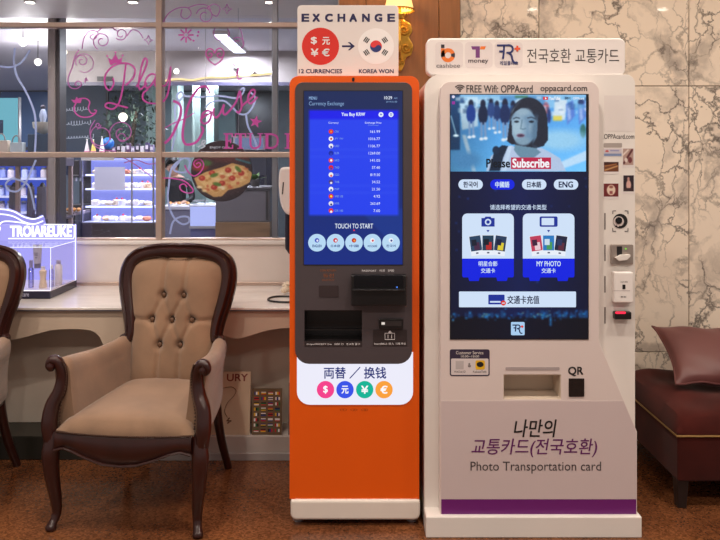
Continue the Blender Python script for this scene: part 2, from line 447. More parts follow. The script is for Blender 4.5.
# dwarf wall below the glass
DG = 4.05
ZS = Z(240, DG)
wl = thing('wall_left', 'white low wall below the shop window with a flat ledge', 'wall', (-1.8, 4.02, 0), kind='structure')
MB().box(-3.9, -0.11, 4.02, 4.1, 0, ZS - 0.02).build('wall_body', mat('splash_white', (224, 214, 208), 0.35, var=0.02), wl)
MB().box(-3.9, -0.11, 4.005, 4.1, ZS - 0.02, ZS).build('ledge', M_white, wl, bevel=0.003)
# shop window
wn = thing('window_1', 'large shop window with champagne metal bars and clear panes', 'window', (-1.8, DG, ZS), kind='structure')
vx = [(-3.9, -3.84), (X(157, DG), X(163, DG)), (X(271.5, DG), X(277.5, DG)), (X(338, DG), X(338, DG) + .02)]
hz = [(ZS, ZS + 0.012), (Z(157.5, DG), Z(152, DG)), (Z(28, DG), Z(23, DG)), (HALL_Z - .03, HALL_Z)]
for k, (a, b) in enumerate(vx): MB().box(a, b, DG + (.012 if k == 2 else -.03), DG + .05, ZS, HALL_Z).build('mullion', M_steel if k == 2 else M_metal, wn, bevel=0.004)
for a, b in hz: MB().box(vx[0][1], vx[3][0], DG - .024, DG + .034, a, b).build('transom', M_metal, wn, bevel=0.004)
for i, (xa, xb) in enumerate(((vx[0][1], vx[1][0]), (vx[1][1], vx[3][0]))):
    for j in range(3):
        MB().box(xa, xb, DG, DG + .006, hz[j][1], hz[j + 1][0]).build('pane', M_glass, wn)
# ceiling downlights of the lobby
M_lens = emit('lamp_lens', (255, 240, 222), 30.0)
def downlight(x, y, z, label, group, power, colr, rad=0.05, r=0.07):
    t = thing('downlight', label, 'ceiling light', (x, y, z), group)
    MB().lathe([(r, 0), (r, -.012), (r * .8, -.012), (r * .78, 0)], (x, y, z), 24).build('trim_ring', M_white, t, smooth=True)
    MB().lathe([(r * .76, -.004), (r * .76, -.008)], (x, y, z), 20).build('lens', M_lens, t)
    ld = bpy.data.lights.new('downlight_lamp', 'AREA'); ld.shape = 'DISK'; ld.size = rad * 2; ld.energy = power; ld.color = colr; ld.spread = 2.6
    lo = bpy.data.objects.new('downlight_lamp', ld); COL.objects.link(lo); lo.location = (0, 0, -0.02); lo.parent = t
for x in LAMP_X:
    for y in LAMP_Y:
        downlight(x, y, HALL_Z, 'round recessed warm downlight in the lobby ceiling', 'lobby downlights', HALL_W, (1.0, 0.88, 0.76))

for x in (0.80, 1.45, 2.1, 2.75):
    downlight(x, 3.0, HALL_Z, 'small unseen downlight added to brighten the marble wall', 'added marble wall lights', 3.4, (1.0, 0.86, 0.70), .03, .045)  # added row above the view, lifts the brightness of the marble

for x in (-2.7, -1.9, -1.1, -0.3):
    downlight(x, 3.1, HALL_Z, 'small unseen downlight added to brighten the window counter', 'added counter lights', 4.0, (1.0, 0.92, 0.84), .03, .045)  # extra unseen lamps, added where the lobby lights fall short at the window

# ================================================================== COUNTER UNDER THE WINDOW
ZC = 0.727; DC = 3.40
M_ctop = mat('counter_stone', (222, 214, 208), 0.18, var=0.07, vscale=5, stretch=(1, 3, 1))
M_apron = mat('apron_cream', (206, 186, 166), 0.45, var=0.03)
M_kick = mat('kick_panel', (200, 188, 174), 0.5, var=0.04)
ct = thing('window_counter', 'long white stone counter with scalloped cream apron below shop window', 'counter', (-1.8, 3.6, 0))
MB().box(-3.9, -0.15, DC, 4.02, ZC - .012, ZC).build('worktop', M_ctop, ct, bevel=0.003)
MB().box(-3.9, -0.15, DC - .002, DC + .004, ZC - .016, ZC - .0125).build('edge_trim', mat('edge_slate', (84, 80, 92), 0.3, 0.4), ct)
MB().box(-3.9, -0.15, 4.002, 4.018, ZC, ZC + .018).build('upstand_strip', M_metal, ct, bevel=0.002)
wave = [(-460, 330), (-330, 330), (-200, 336), (-150, 350), (-120, 352), (-90, 340), (-60, 332), (-20, 338), (10, 340), (40, 333), (57, 329.5), (85, 329.5), (97, 334), (103, 344), (107, 352), (125, 352), (140, 340), (160, 331), (190, 329), (215, 333), (232, 338), (242, 338), (265, 331), (280, 328.5), (300, 328), (318, 332), (328, 345)]
DA = 3.42
wp = [(max(-3.9, X(a, DA)), Z(b, DA)) for a, b in crom(wave, 5)]
MB().prism([(-3.9, ZC - .0125)] + wp + [(wp[-1][0], ZC - .0125)], DA, DA + .02).build('apron', M_apron, ct)
MB().box(-3.9, -0.16, 3.6, 3.62, .114, ZC - .0125).build('kick_panel', M_kick, ct)
MB().box(X(150, DA), -0.16, DA, 3.6, 0, .114).build('plinth', mat('plinth_white', (190, 182, 176), 0.4, var=0.04), ct, bevel=0.004)
MB().box(X(150, DA), -0.16, DA - .008, DA, .0, .035).build('plinth_strip', mat('plinth_edge', (168, 162, 160), 0.4, var=0.04), ct, bevel=0.002)
MB().box(-3.9, X(150, DA), DA, 3.6, 0, .112).build('plinth', mat('plinth_dark', (40, 38, 32), 0.35, var=0.1), ct, bevel=0.004)

# ================================================================== ORANGE EXCHANGE KIOSK
def orange_kiosk():
    D = 2.81
    M_or = mat('orange_gloss', (232, 92, 10), 0.28, var=0.02, vscale=3, coat=0.2)
    M_pan = mat('kiosk_charcoal', (74, 66, 70), 0.42, var=0.03)
    M_base = mat('kiosk_base_white', (228, 218, 208), 0.35, var=0.02)
    M_ink = mat('navy_ink', (38, 36, 84), 0.5); M_wink = mat('white_ink', (235, 232, 235), 0.5)
    t = thing('currency_exchange_kiosk', 'tall orange currency exchange kiosk with blue touch screen and white sign on top', 'kiosk', (X(355, D), 3.06, 0))
    hole = pxr(304.5, 310, 362, 341, D)
    holed(pxr(289.5, 76, 419.3, 499, D, (0, 0, 9, 9), 6), [hole], D, 3.32).build('cabinet', M_or, t, bevel=0.006, seg=3)
    MB().prism(pxr(290.5, 499.4, 420, 519.5, D - .005, (6, 6, 0, 0)), D - .012, 3.32).build('base', M_base, t, bevel=0.01, seg=3)
    for fx in (297.5, 412.5):
        for fy in (D + .045, 3.27):
            MB().lathe([(.022, 0), (.022, .012), (.012, .016), (.012, .026)], (X(fx, D), fy, 0), 16).build('levelling_foot', M_steel, t, smooth=True)
    lb = flat(t, 'light_panel', pxr(297, 352, 413, 404.5, D, (13, 13, 0, 0), 6), D, emit('lightbox_white', (236, 236, 250), 1.0), 0.003)
    txt(lb, '両替 ／ 换钱', (324, 367, 386, 378.5), D - .003, emit('lightbox_navy', (36, 52, 120), 1.0), 0.02)
    for cx, col, ch in ((325.5, (244, 64, 140), '$'), (345, (52, 82, 232), '元'), (364.7, (0, 180, 150), '¥'), (384, (250, 160, 60), '€')):
        D2 = D - .003
        c = flat(lb, 'currency_disc', circ(X(cx, D2), Z(389.6, D2), 8.7 * D2 / F), D2, emit('disc_%d' % cx, col, 1.0))
        w_ = 2.1 if ch == '$' else 3.3
        o = txt(t, ch, (cx - w_, 385.8, cx + w_, 393.4), D2 - .001, emit('disc_white', (250, 250, 252), 1.0), 0.03)
        o.parent = lb
    pn = holed(pxr(295.2, 82.5, 412, 363.5, D, (14, 14, 8, 8), 6), [hole], D - .007, D).build('face_panel', M_pan, t, bevel=0.002, seg=2)
    DPn = D - .007
    # camera eye
    flat(t, 'camera_eye', pxr(352, 77.5, 354.5, 81.5, D, 1), D, M_black, 0.002)
    # touch screen
    S = DPn - .002
    sc = MB().prism(pxr(303.5, 90.5, 403, 265, DPn), S, DPn + .001).build('touch_screen', M_black, t)
    cv = Canvas(304, 91, 402.5, 264.5, 1.0)
    g = np.clip((cv.gy - 91) / 173, 0, 1)[..., None]
    cv.a = (1 - g) * np.array([8, 34, 84.]) + g * np.array([6, 40, 128.])
    cv.poly([(365, 215), (402, 208), (402, 252), (380, 232)], (20, 60, 150), .5)
    cv.rect(309, 110.5, 398, 215.5, (28, 62, 236)); cv.rect(309, 110.5, 398, 119.5, (6, 18, 232))
    for r in range(13): cv.rect(309, 127.6 + r * 7.2, 398, 128.1 + r * 7.2, (60, 90, 240), .5)
    cv.blur(0.5); cv.build('screen_picture', sc, S - .0006, attr_mat('display'))
    S2 = S - .0008
    sw = emit('screen_white', (225, 235, 250), 1.0); sd = emit('screen_pale', (140, 175, 220), 0.9)
    txt(sc, 'MENU', (309, 96.6, 317, 99.6), S2, sd, 0.02); txt(sc, 'Currency Exchange', (309, 101.5, 344, 106.6), S2, sd)
    txt(sc, '10:29', (384.3, 96.2, 392, 99.3), S2, sw, 0.01); txt(sc, 'AM', (394, 97.4, 397.2, 99), S2, sd); txt(sc, '2019.01.08', (386, 101, 397, 102.6), S2, sd)
    txt(sc, 'You Buy KRW', (341.5, 112.6, 365, 117), S2, sw, 0.025)
    for cx in (381, 391): flat(sc, 'round_button', circ(X(cx, S2), Z(114.6, S2), 2.5 * S2 / F, 16), S2, sw, .0004)
    txt(sc, '+', (380, 113.4, 382, 115.6), S2 - .0005, emit('screen_blue', (20, 40, 200)), .05); txt(sc, '=', (390, 113.6, 392, 115.4), S2 - .0005, emit('screen_blue', (20, 40, 200)), .05)
    txt(sc, 'Currency', (328.6, 121.8, 338.6, 124.2), S2, sw); txt(sc, 'Exchange Price', (365, 121.8, 381.5, 124.2), S2, sw); txt(sc, '(KRW/Foreign)', (368, 124.7, 378.5, 126), S2, sd)
    rows = [('CNY', '161.99', (215, 40, 40), (235, 120, 60)), ('JPY 100', '1016.77', (240, 240, 240), (200, 30, 40)), ('USD', '1106.77', (235, 235, 245), (60, 70, 160)), ('EUR', '1269.00', (20, 40, 160), (40, 60, 190)),
            ('HKD', '141.05', (225, 60, 60), (250, 250, 250)), ('TWD', '37.40', (210, 30, 50), (40, 60, 170)), ('SGD', '819.50', (240, 240, 240), (220, 70, 90)), ('THB', '34.52', (70, 60, 140), (235, 225, 235)),
            ('PHP', '21.50', (240, 240, 245), (40, 60, 180)), ('VND 100', '4.92', (215, 40, 50), (250, 210, 60)), ('MYR', '263.69', (225, 225, 235), (50, 60, 130)), ('IDR 100', '7.60', (220, 50, 60), (245, 245, 245))]
    for i, (c, v, a, b) in enumerate(rows):
        y = 131.6 + 7.19 * i
        d = flat(sc, 'flag_icon', circ(X(331, S2), Z(y, S2), 2.4 * S2 / F, 14), S2, emit('flag_a%d' % i, a), .0003)
        e = flat(sc, 'flag_icon', circ(X(331.2, S2), Z(y + (0 if i in (0, 1, 4, 9) else 1.0), S2), 1.15 * S2 / F, 10), S2 - .0004, emit('flag_b%d' % i, b), .0003)
        txt(sc, c, (334.6, y - 1.1, 339.2 if len(c) == 3 else 343, y + 1.1), S2, sd); w_ = 1.62 * len(v)
        txt(sc, v, (380 - w_, y - 1.35, 380, y + 1.35), S2, sw)
    txt(sc, 'TOUCH TO START', (335, 223.6, 373, 228.4), S2, sw, 0.008)
    flat(sc, 'red_dot', circ(X(354, S2), Z(230.3, S2), .8 * S2 / F, 8), S2, emit('screen_red', (235, 50, 60)), .0004)
    for cx, lab, a, b in ((317, 'ENGLISH', (60, 80, 190), (225, 225, 240)), (335.5, '日本語', (205, 40, 50), (225, 235, 250)), (354, '中國', (190, 30, 30), (240, 150, 60)), (372.4, 'РУССКИЙ', (240, 240, 245), (200, 40, 60)), (391, '한국어', (235, 240, 250), (30, 50, 130))):
        flat(sc, 'language_button', circ(X(cx, S2), Z(242.7, S2), 8.8 * S2 / F), S2, emit('pale_button', (182, 216, 243)), .0003)
        flat(sc, 'flag_icon', circ(X(cx, S2), Z(240.3, S2), 2.3 * S2 / F, 14), S2 - .0004, emit('lflag%d' % cx, a), .0003)
        flat(sc, 'flag_icon', circ(X(cx + .4, S2), Z(240.6, S2), 1.1 * S2 / F, 10), S2 - .0008, emit('lflagb%d' % cx, b), .0003)
        txt(sc, lab, (cx - 4.6, 244.6, cx + 4.6, 247.2), S2 - .0004, emit('screen_navy', (20, 50, 130)), .02)
    # controls
    txt(t, 'PASSPORT   여권   护照', (362, 269.4, 394, 271.9), DPn, M_wink, 0.01)
    M_faint = mat('orange_ink', (150, 84, 40), 0.5)
    txt(t, 'COIN RETURN', (320, 269.4, 336, 271.4), DPn, M_faint); txt(t, '동전', (323, 273.6, 334, 277.4), DPn, M_faint); txt(t, 'OUTPUT', (322, 279.2, 334.5, 280.8), DPn, M_faint)
    flat(t, 'sensor_window', pxr(319, 285.5, 338.5, 297, DPn, 1), DPn, mat('sensor_dark', (58, 48, 50), 0.2), 0.002)
    pr = MB().prism(pxr(351.5, 273.5, 406, 304, DPn, 1.5), DPn - .045, DPn).build('passport_reader', M_black, t, bevel=0.006, seg=3)
    MB().prism(pxr(354, 275.5, 403.5, 287, DPn - .045, 1), DPn - .047, DPn - .0445).build('reader_glass', mat('reader_glass', (12, 12, 18), 0.08), pr)
    MB().box(X(352.5, DPn - .045), X(405, DPn - .045), DPn - .075, DPn - .04, Z(289.6, DPn - .045), Z(288.2, DPn - .045)).build('reader_lip', M_black, pr, bevel=0.002)
    MB().sphere(W(397, 287.2, DPn - .048), .0022, 8, 6).build('blue_led', emit('blue_led', (80, 140, 255), 2.0), pr)
    pk = pocket(X(304.7, D), X(361.8, D), D - .006, D + .10, Z(340.8, D), Z(310.2, D), .003).build('cash_tray', mat('tray_dark', (34, 30, 32), 0.3), t)
    MB().box(X(305, D), X(361.5, D), D + .01, D + .03, Z(331, D), Z(330, D)).build('tray_bar', M_black, pk)
    flat(t, 'label_strip', pxr(304.5, 341.3, 362, 346.5, DPn, .5), DPn, mat('strip_dark', (48, 40, 42), 0.4), 0.0012)
    txt(t, 'Output/RECEIPT Slot   出钞 口   영수증 출구', (306.5, 343, 360, 345.3), DPn - .0012, M_wink, 0.01)
    cs = MB().prism(pxr(379, 318.5, 403, 328.5, DPn, 1), DPn - .012, DPn).build('card_slot', M_black, t, bevel=0.002)
    MB().prism(pxr(381.5, 321, 401.5, 326, DPn - .012, .5), DPn - .014, DPn - .0115).build('slot_mouth', M_dark, cs, bevel=0.0005, seg=1)
    flat(cs, 'slot_light', pxr(381.5, 322.2, 384.8, 324.6, DPn - .014), DPn - .0145, emit('slot_light', (225, 215, 205), 1.0))
    lp = flat(t, 'label_plate', pxr(373, 329.5, 407, 346, DPn, 1), DPn, mat('strip_dark', (48, 40, 42), 0.4), 0.0015)
    m = MB(); Dl = DPn - .0016; q = lambda a, b: (X(a, Dl), Z(b, Dl))
    m.ribbon([q(385, 333.2), q(394.6, 333.2), q(394.6, 339.4), q(385, 339.4), q(385, 333.2)], .0022, Dl - .0016, smooth=False)
    m.ribbon([q(388, 334.5), q(388, 338.2)], .002, Dl - .0016, smooth=False); m.ribbon([q(391.6, 334.5), q(391.6, 338.2)], .002, Dl - .0016, smooth=False)
    m.prism([q(388, 332.6), q(391.8, 332.6), q(389.9, 330.4)], Dl - .0016, Dl); m.build('note_icon', M_wink, lp)
    txt(lp, 'Insert/BILLS  投入  지폐 투입', (374.5, 342.5, 405.5, 344.8), Dl, M_wink, 0.01)
    txt(t, '① ② ③', (340, 408.5, 368, 411), D, mat('dark_orange_ink', (150, 56, 12), 0.5))
    # sign board on top
    DS = 2.87
    sb = MB().prism(pxr(297.3, 5.2, 398.5, 76, DS, (0, 0, 4, 4)), DS, DS + .012).build('header_sign', mat('sign_board', (230, 222, 218), 0.45, var=0.01), t, bevel=0.0015)
    tag(sb, 'white board reading EXCHANGE')
    for i, ch in enumerate('EXCHANGE'):
        xs = [301.5, 312.3, 325, 337.5, 349.3, 362, 374.5, 387.3][i]
        txt(sb, ch, (xs + .5, 14.2, xs + 7.3, 21.4), DS, M_ink, 0.06)
    rd = flat(sb, 'red_disc', circ(X(320.5, DS), Z(46.3, DS), 18.6 * DS / F, 40), DS, mat('red_print', (214, 44, 34), 0.5))
    for ch, a, b in (('$', 311, 37), ('元', 322.5, 37.2), ('¥', 311, 48.8), ('€', 322.2, 48.8)):
        o = txt(t, ch, (a, b, a + (5.8 if ch == '$' else 7.2), b + 7.4), DS - .001, M_wink, 0.03); o.parent = sb
    q = lambda a, b: (X(a, DS), Z(b, DS))
    MB().prism([q(342, 45.3), q(351, 45.3), q(347.8, 42.2), q(350, 42.2), q(354.8, 46.2), q(350, 50.2), q(347.8, 50.2), q(351, 47.1), q(342, 47.1)], DS - .0008, DS).build('arrow', M_ink, sb)
    flat(sb, 'flag_disc', circ(X(376, DS), Z(46.3, DS), 18 * DS / F, 40), DS, mat('flag_white', (244, 240, 238), 0.5))
    def yin(sgn, col, nm):
        R = 5.9; pts = []
        a0 = -0.588
        for k in range(17):
            a = a0 + PI * k / 16 + (0 if sgn > 0 else PI); pts.append((R * math.cos(a), R * math.sin(a)))
        e1 = pts[-1]; 
        # S-curve back through the centre: two half circles
        cxa, cya = e1[0] / 2, e1[1] / 2; st = math.atan2(e1[1] - cya, e1[0] - cxa)
        for k in range(1, 9): a = st + PI * k / 8 * (1); pts.append((cxa + R / 2 * math.cos(a), cya + R / 2 * math.sin(a)))
        cxb, cyb = -cxa, -cya; st = math.atan2(0 - cyb, 0 - cxb)
        for k in range(1, 8): a = st - PI * k / 8; pts.append((cxb + R / 2 * math.cos(a), cyb + R / 2 * math.sin(a)))
        flat(sb, nm, [(X(376 + p[0], DS - .001), Z(46.3 - p[1], DS - .001)) for p in pts], DS - .0009, mat(nm, col, 0.5))
    yin(1, (222, 58, 58), 'red_half'); yin(-1, (44, 56, 120), 'blue_half')
    for cx, cy, ang in ((366.5, 40, .6), (384.8, 40, -.6), (366.5, 52.4, -.6), (384.8, 52.4, .6)):
        m = MB()
        for k in (-1, 0, 1):
            # bars run across the direction to the centre
            ux, uy = math.cos(ang + PI / 2 * 1), math.sin(ang + PI / 2)
            vx_, vy_ = math.cos(ang), math.sin(ang)
            c0, c1 = cx + vx_ * k * 1.75, cy + vy_ * k * 1.75
            pts = [(c0 + ux * s1 * 2.6 + vx_ * s2 * .55, c1 + uy * s1 * 2.6 + vy_ * s2 * .55) for s1, s2 in ((-1, -1), (1, -1), (1, 1), (-1, 1))]
            m.prism([(X(a, DS - .001), Z(b, DS - .001)) for a, b in pts], DS - .0016, DS - .0009)
        m.build('trigram', mat('trigram_ink', (60, 56, 60), 0.5), sb)
    txt(sb, '12 CURRENCIES', (299, 69.2, 342, 73.2), DS, M_ink, 0.03); txt(sb, 'KOREA WON', (359, 69.2, 393.5, 73.2), DS, M_ink, 0.03)
    return t
orange_kiosk()

# ================================================================== WHITE TRANSPORT CARD KIOSK
def white_kiosk():
    DF = 2.735; DSH = 2.79
    M_shell = mat('kiosk_white', (232, 226, 220), 0.33, var=0.01, vscale=3, coat=0.15)
    M_front = mat('kiosk_front', (222, 208, 204), 0.4, var=0.01, vscale=3)
    M_film = mat('kiosk_film', (206, 190, 190), 0.45, var=0.01)
    M_ink = mat('grey_ink', (66, 60, 62), 0.5); M_pur = mat('purple_ink', (98, 26, 98), 0.45); M_blk = mat('black_ink', (24, 22, 24), 0.5)
    t = thing('transport_card_kiosk', 'wide white transportation card kiosk with portrait screen and rounded header sign', 'kiosk', (0.66, 3.05, 0))
    tray = pxr(503.5, 374.5, 561, 399.5, DF)
    x0, x1 = 0.25, 1.066; zt = Z(74.5, DSH)
    holed(rrect(x0, x1, .078, zt, (.0, .0, .035, .06), 6), [rrect(X(503, DF), X(561.5, DF), Z(400, DF), Z(374, DF), 0)], DSH, 3.3).build('shell', M_shell, t, bevel=0.014, seg=4)
    MB().box(X(426, 2.714), X(642, 2.714), 2.714, 3.3, 0, Z(517, 2.714)).build('base', M_shell, t, bevel=0.004)
    pts = [(440.5, 514.8), (637, 514.8), (637, 432), (633.8, 424), (600.5, 346), (599, 340)]
    k = DF / F
    outl = [(X(a, DF), Z(b, DF)) for a, b in pts]
    tr = rrect(X(440.5, DF), X(599, DF), Z(200, DF), Z(81.5, DF), (0, 0, 10 * k, 10 * k), 6)
    outl += tr[2:]                      # rounded top corners
    outl = [p for p in outl if True]
    holed(outl, [tray], DF, DSH + .01).build('front_panel', M_front, t, bevel=0.004, seg=2)
    pf = [(441.3, 499), (441.3, 401), (623.2, 401), (633.4, 425), (636.2, 432.5), (636.2, 499)]
    flat(t, 'printed_film', [(X(a, DF), Z(b, DF)) for a, b in pf], DF, M_film, .0008)
    flat(t, 'purple_stripe', pxr(441.3, 499.3, 636.2, 514, DF), DF, mat('purple_film', (108, 28, 112), 0.4), .0009)
    D1 = DF - .0008
    txt(t, '나만의', (514, 419.5, 556.5, 437), D1, M_blk, 0.014, 0.18)
    txt(t, '교통카드(전국호환)', (471.5, 438.5, 597, 457), D1, M_pur, 0.008, 0.18)
    txt(t, 'Photo Transportation card', (470.5, 461.5, 601, 473.5), D1, M_ink, 0.0)
    # header sign
    DH = 2.80
    hs = MB().prism(pxr(426.5, 38, 625.5, 75.5, DH, 6), DH, DH + .05).build('header_sign', mat('header_white', (236, 228, 224), 0.4, var=0.01), t, bevel=0.006, seg=3)
    tag(hs, 'white header board with three card logos')
    for a, b in ((435.3, 463), (465, 492.6), (494.6, 522.6)):
        flat(hs, 'logo_plate', pxr(a, 42, b, 68, DH, 4), DH, mat('logo_plate', (226, 216, 214), 0.45), .0006)
    DL = DH - .0008
    q = lambda a, b: (X(a, DL), Z(b, DL)); fl_ = lambda nm, p, c: flat(hs, nm, [q(*u) for u in p], DL, mat('logo_%d_%d_%d' % c, c, 0.5), .0005)
    OR = (236, 122, 44); BK = (52, 46, 54)
    fl_('logo_stem', [(441, 44.5), (444.5, 44.5), (444.5, 48), (441, 48)], BK)
    fl_('logo_stem', [(441, 48.4), (444.5, 48.4), (444.5, 56), (441, 56)], OR)
    def arc_band(cx, cy, ri, ro, a0, a1, n=14):
        return [(cx + ro * math.cos(math.radians(a0 + (a1 - a0) * i / n)), cy - ro * math.sin(math.radians(a0 + (a1 - a0) * i / n))) for i in range(n + 1)] + \
               [(cx + ri * math.cos(math.radians(a1 - (a1 - a0) * i / n)), cy - ri * math.sin(math.radians(a1 - (a1 - a0) * i / n))) for i in range(n + 1)]
    fl_('logo_ring', arc_band(448, 55.2, 3.1, 7, 20, 150), OR); fl_('logo_ring', arc_band(448, 55.2, 3.1, 7, 150, 200), BK); fl_('logo_ring', arc_band(448, 55.2, 3.1, 7, 200, 340), OR); fl_('logo_ring', arc_band(448, 55.2, 3.1, 7, 340, 380), BK)
    txt(hs, 'cashbee', (436.3, 63.4, 460, 67.6), DL, mat('thin_ink', (120, 112, 114), 0.5), -0.004)
    PU = (122, 60, 126)
    fl_('logo_t', [(471, 46.3), (479.8, 46.3), (479.8, 57.7), (475.6, 57.7), (475.6, 49.6), (472.4, 49.6)], PU); fl_('logo_t', [(480.6, 46.3), (485.8, 46.3), (484.6, 49.4), (479.9, 49.4)], OR)
    txt(hs, 'money', (468.3, 59.8, 488.2, 64), DL, mat('thin_ink2', (100, 90, 96), 0.5), 0.02)
    NV = mat('logo_navy', (42, 50, 108), 0.5)
    def rail_logo(par, ox, oy, s, y, mt, mt2, w=1.9):
        """flowing R with a plus"""
        qq = lambda a, b: (X(ox + a * s, y), Z(oy + b * s, y))
        m = MB(); ww = w * s * y / F
        m.ribbon([qq(0, 0), qq(8, 0), qq(13, 0), qq(15.6, 2), qq(15.6, 5.2), qq(13.2, 7.2), qq(9.5, 7.4)], ww, y - .0018)
        m.ribbon([qq(7.2, 0.2), qq(6.8, 8), qq(6, 13.6)], ww, y - .0019); m.ribbon([qq(2.4, 6), qq(6.6, 6)], ww, y - .0017)
        m.ribbon([qq(11.4, 7.4), qq(14.6, 10), qq(15.6, 14.6), qq(17.6, 17.2), qq(21, 17.4)], ww, y - .0017)
        m.build('rail_logo', mt, par)
        n = MB(); n.ribbon([qq(17.6, 3.2), qq(23.4, 3.2)], ww, y - .0018, smooth=False); n.ribbon([qq(20.5, .3), qq(20.5, 6.1)], ww, y - .0019, smooth=False); n.build('logo_plus', mt2, par)
    rail_logo(hs, 496.8, 45.4, 1.0, DL, NV, mat('logo_red', (228, 84, 50), 0.5))
    txt(hs, '레일플러스', (500, 61, 518, 65.2), DL, NV, 0.02)
    txt(hs, '전국호환 교통카드', (527, 48.6, 619, 63), DH, M_ink, 0.0)
    # wifi line
    m = MB(); q = lambda a, b: (X(a, DF), Z(b, DF))
    for r in (2.3, 4.2, 6.1):
        m.ribbon([q(459.8 + r * math.cos(a), 91.2 - r * math.sin(a)) for a in np.linspace(.7, 2.44, 8)], .0034, DF - .0016, smooth=False)
    m.prism([q(*p) for p in circ(459.8, 91, 1.0, 10)], DF - .001, DF); m.build('wifi_symbol', M_ink, t)
    txt(t, 'FREE Wifi: OPPAcard', (466.5, 85.2, 532.6, 92.6), DF, M_ink, 0.014); txt(t, 'oppacard.com', (540.5, 85.2, 587, 93), DF, M_ink, 0.014)
    # ---------------- display
    S = DF - .002
    sc = MB().prism(pxr(449.8, 94, 588.6, 339.5, DF), S, DF + .001).build('display_screen', M_black, t)
    v = Canvas(450.5, 94.8, 586.5, 171.5, 2.0, (60, 150, 225))
    gy = ((v.gy - 94.8) / 76.7)[..., None]; gx = ((v.gx - 450) / 137)[..., None]
    v.a = np.array([56, 132, 208.]) * (1 - gy) + np.array([92, 176, 236.]) * gy + 26 * gx
    v.rect(450, 94, 588, 108, (150, 205, 240), .75); v.rect(450, 94, 460, 150, (20, 70, 120)); v.poly([(459, 97), (478, 97), (478, 126), (462, 130)], (190, 225, 248))
    v.rect(479, 97, 500, 112, (150, 200, 235)); v.poly([(462, 135), (466, 135), (476, 171), (472, 171)], (185, 220, 245)); v.poly([(587, 150), (587, 160), (556, 171), (540, 171)], (185, 220, 248))
    v.rect(500, 96, 545, 115, (90, 150, 205)); v.rect(517, 99, 526, 108, (180, 215, 235)); v.rect(515, 96, 528, 98, (60, 120, 90))
    v.poly([(555, 100), (567, 100), (565, 120), (553, 120)], (205, 225, 240)); v.rect(553, 116, 562, 121, (225, 205, 60), .8)
    for a in (566, 578): v.poly([(a, 104), (a + 7, 100), (a + 9, 116), (a + 1, 125)], (90, 130, 215)); v.poly([(a + 1, 106), (a + 4, 104), (a + 5, 119), (a + 2, 121)], (150, 180, 235))
    v.ell(546, 108, 3.2, 6, (200, 110, 120)); v.ell(549, 116, 2, 7, (40, 60, 120)); v.ell(583, 131, 3, 7, (50, 110, 110)); v.ell(581, 102, 3, 3, (40, 60, 110))
    rv = random.Random(21)
    for _ in range(70):
        a, b_ = rv.uniform(455, 586), rv.uniform(96, 112); v.rect(a, b_, a + rv.uniform(1, 7), b_ + rv.uniform(1, 6), rv.choice([(210, 230, 245), (40, 90, 150), (90, 160, 215), (24, 60, 110), (230, 240, 250)]), .55)
    v.a *= (1 - .28 * np.clip((500 - v.gx) / 50, 0, 1) * np.clip((v.gy - 100) / 30, 0, 1))[..., None]
    v.ell(560, 140, 26, 10, (150, 205, 240), 8); v.ell(466, 160, 14, 8, (70, 130, 180), 6)
    v.blur(.6)
    for cx, cy, s, col in ((497, 101, .85, (30, 56, 110)), (513, 101, .9, (40, 70, 120)), (471, 100, 1.0, (24, 60, 140)), (483, 100, 1.05, (18, 34, 66)), (491, 99, .8, (40, 70, 130)), (505, 99, 1.1, (24, 44, 90))):
        v.ell(cx, cy + 4 * s, 2.6 * s, 4.5 * s, (24, 34, 62)); v.ell(cx, cy + 14 * s, 4.6 * s, 9.5 * s, col)
        v.line([(cx - 1.6, cy + 22 * s), (cx - 1.4, cy + 34 * s)], 2.0 * s, (120, 150, 190)); v.line([(cx + 2, cy + 22 * s), (cx + 2.4, cy + 34 * s)], 2.0 * s, (120, 150, 190))
        v.ell(cx - 1.6, cy + 37 * s, 2 * s, 1.5 * s, (225, 235, 245)); v.ell(cx + 2.6, cy + 36.4 * s, 2 * s, 1.5 * s, (225, 235, 245))
    v.line([(451, 116), (456, 134)], .9, (180, 215, 235)); v.ell(456, 135.5, 3, 1.2, (220, 240, 250))
    v.blur(.3)
    # the presenter: bob hair, face, neck, white top with bag strap
    v.poly([(486, 171), (491, 156), (500, 148), (512, 145), (516, 148), (542, 148), (550, 152), (560, 158), (566, 171)], (176, 196, 226))
    v.poly([(489, 171), (494, 152), (502, 145), (508, 146), (503, 158), (500, 171)], (20, 38, 62)); v.ell(496, 150, 3.5, 4, (24, 44, 70)); v.poly([(508, 146), (512, 146), (506, 171), (502, 171)], (190, 212, 238))
    v.poly([(516, 138), (535, 138), (537, 149), (541, 152), (531, 160), (524, 161), (517, 154), (514, 150)], (104, 140, 164))
    v.ell(528.5, 119, 18.6, 21.5, (34, 40, 56), .6); v.line([(520, 101), (514, 108), (511, 120)], 1.2, (58, 70, 92), 1.5); v.poly([(509.5, 118), (547.6, 118), (548, 140), (543, 146), (536, 148), (530, 147), (522, 146), (513, 144), (507, 141), (509, 130)], (32, 38, 54))
    v.ell(523.5, 126.5, 13.3, 18.0, (112, 146, 176), 1.2); v.ell(517.5, 128, 7, 11, (160, 188, 206), 7); v.ell(522, 112, 8, 4, (146, 174, 194), 4); v.ell(523, 141, 6.5, 4.2, (126, 156, 178), 3); v.ell(533, 128, 4, 5, (140, 168, 190), 4)
    v.poly([(511, 116), (515, 108), (522, 103.5), (530, 103.5), (538, 110), (540, 118), (535, 112), (528, 107.5), (521, 108), (515, 112)], (34, 40, 56))
    v.ell(536, 131, 4.5, 13, (88, 120, 148), 4)
    v.line([(513.4, 118.6), (516.5, 117.4), (519.6, 118.2)], 1.0, (48, 62, 80)); v.line([(527.5, 118), (531.5, 117), (535.5, 118.8)], 1.0, (48, 62, 80))
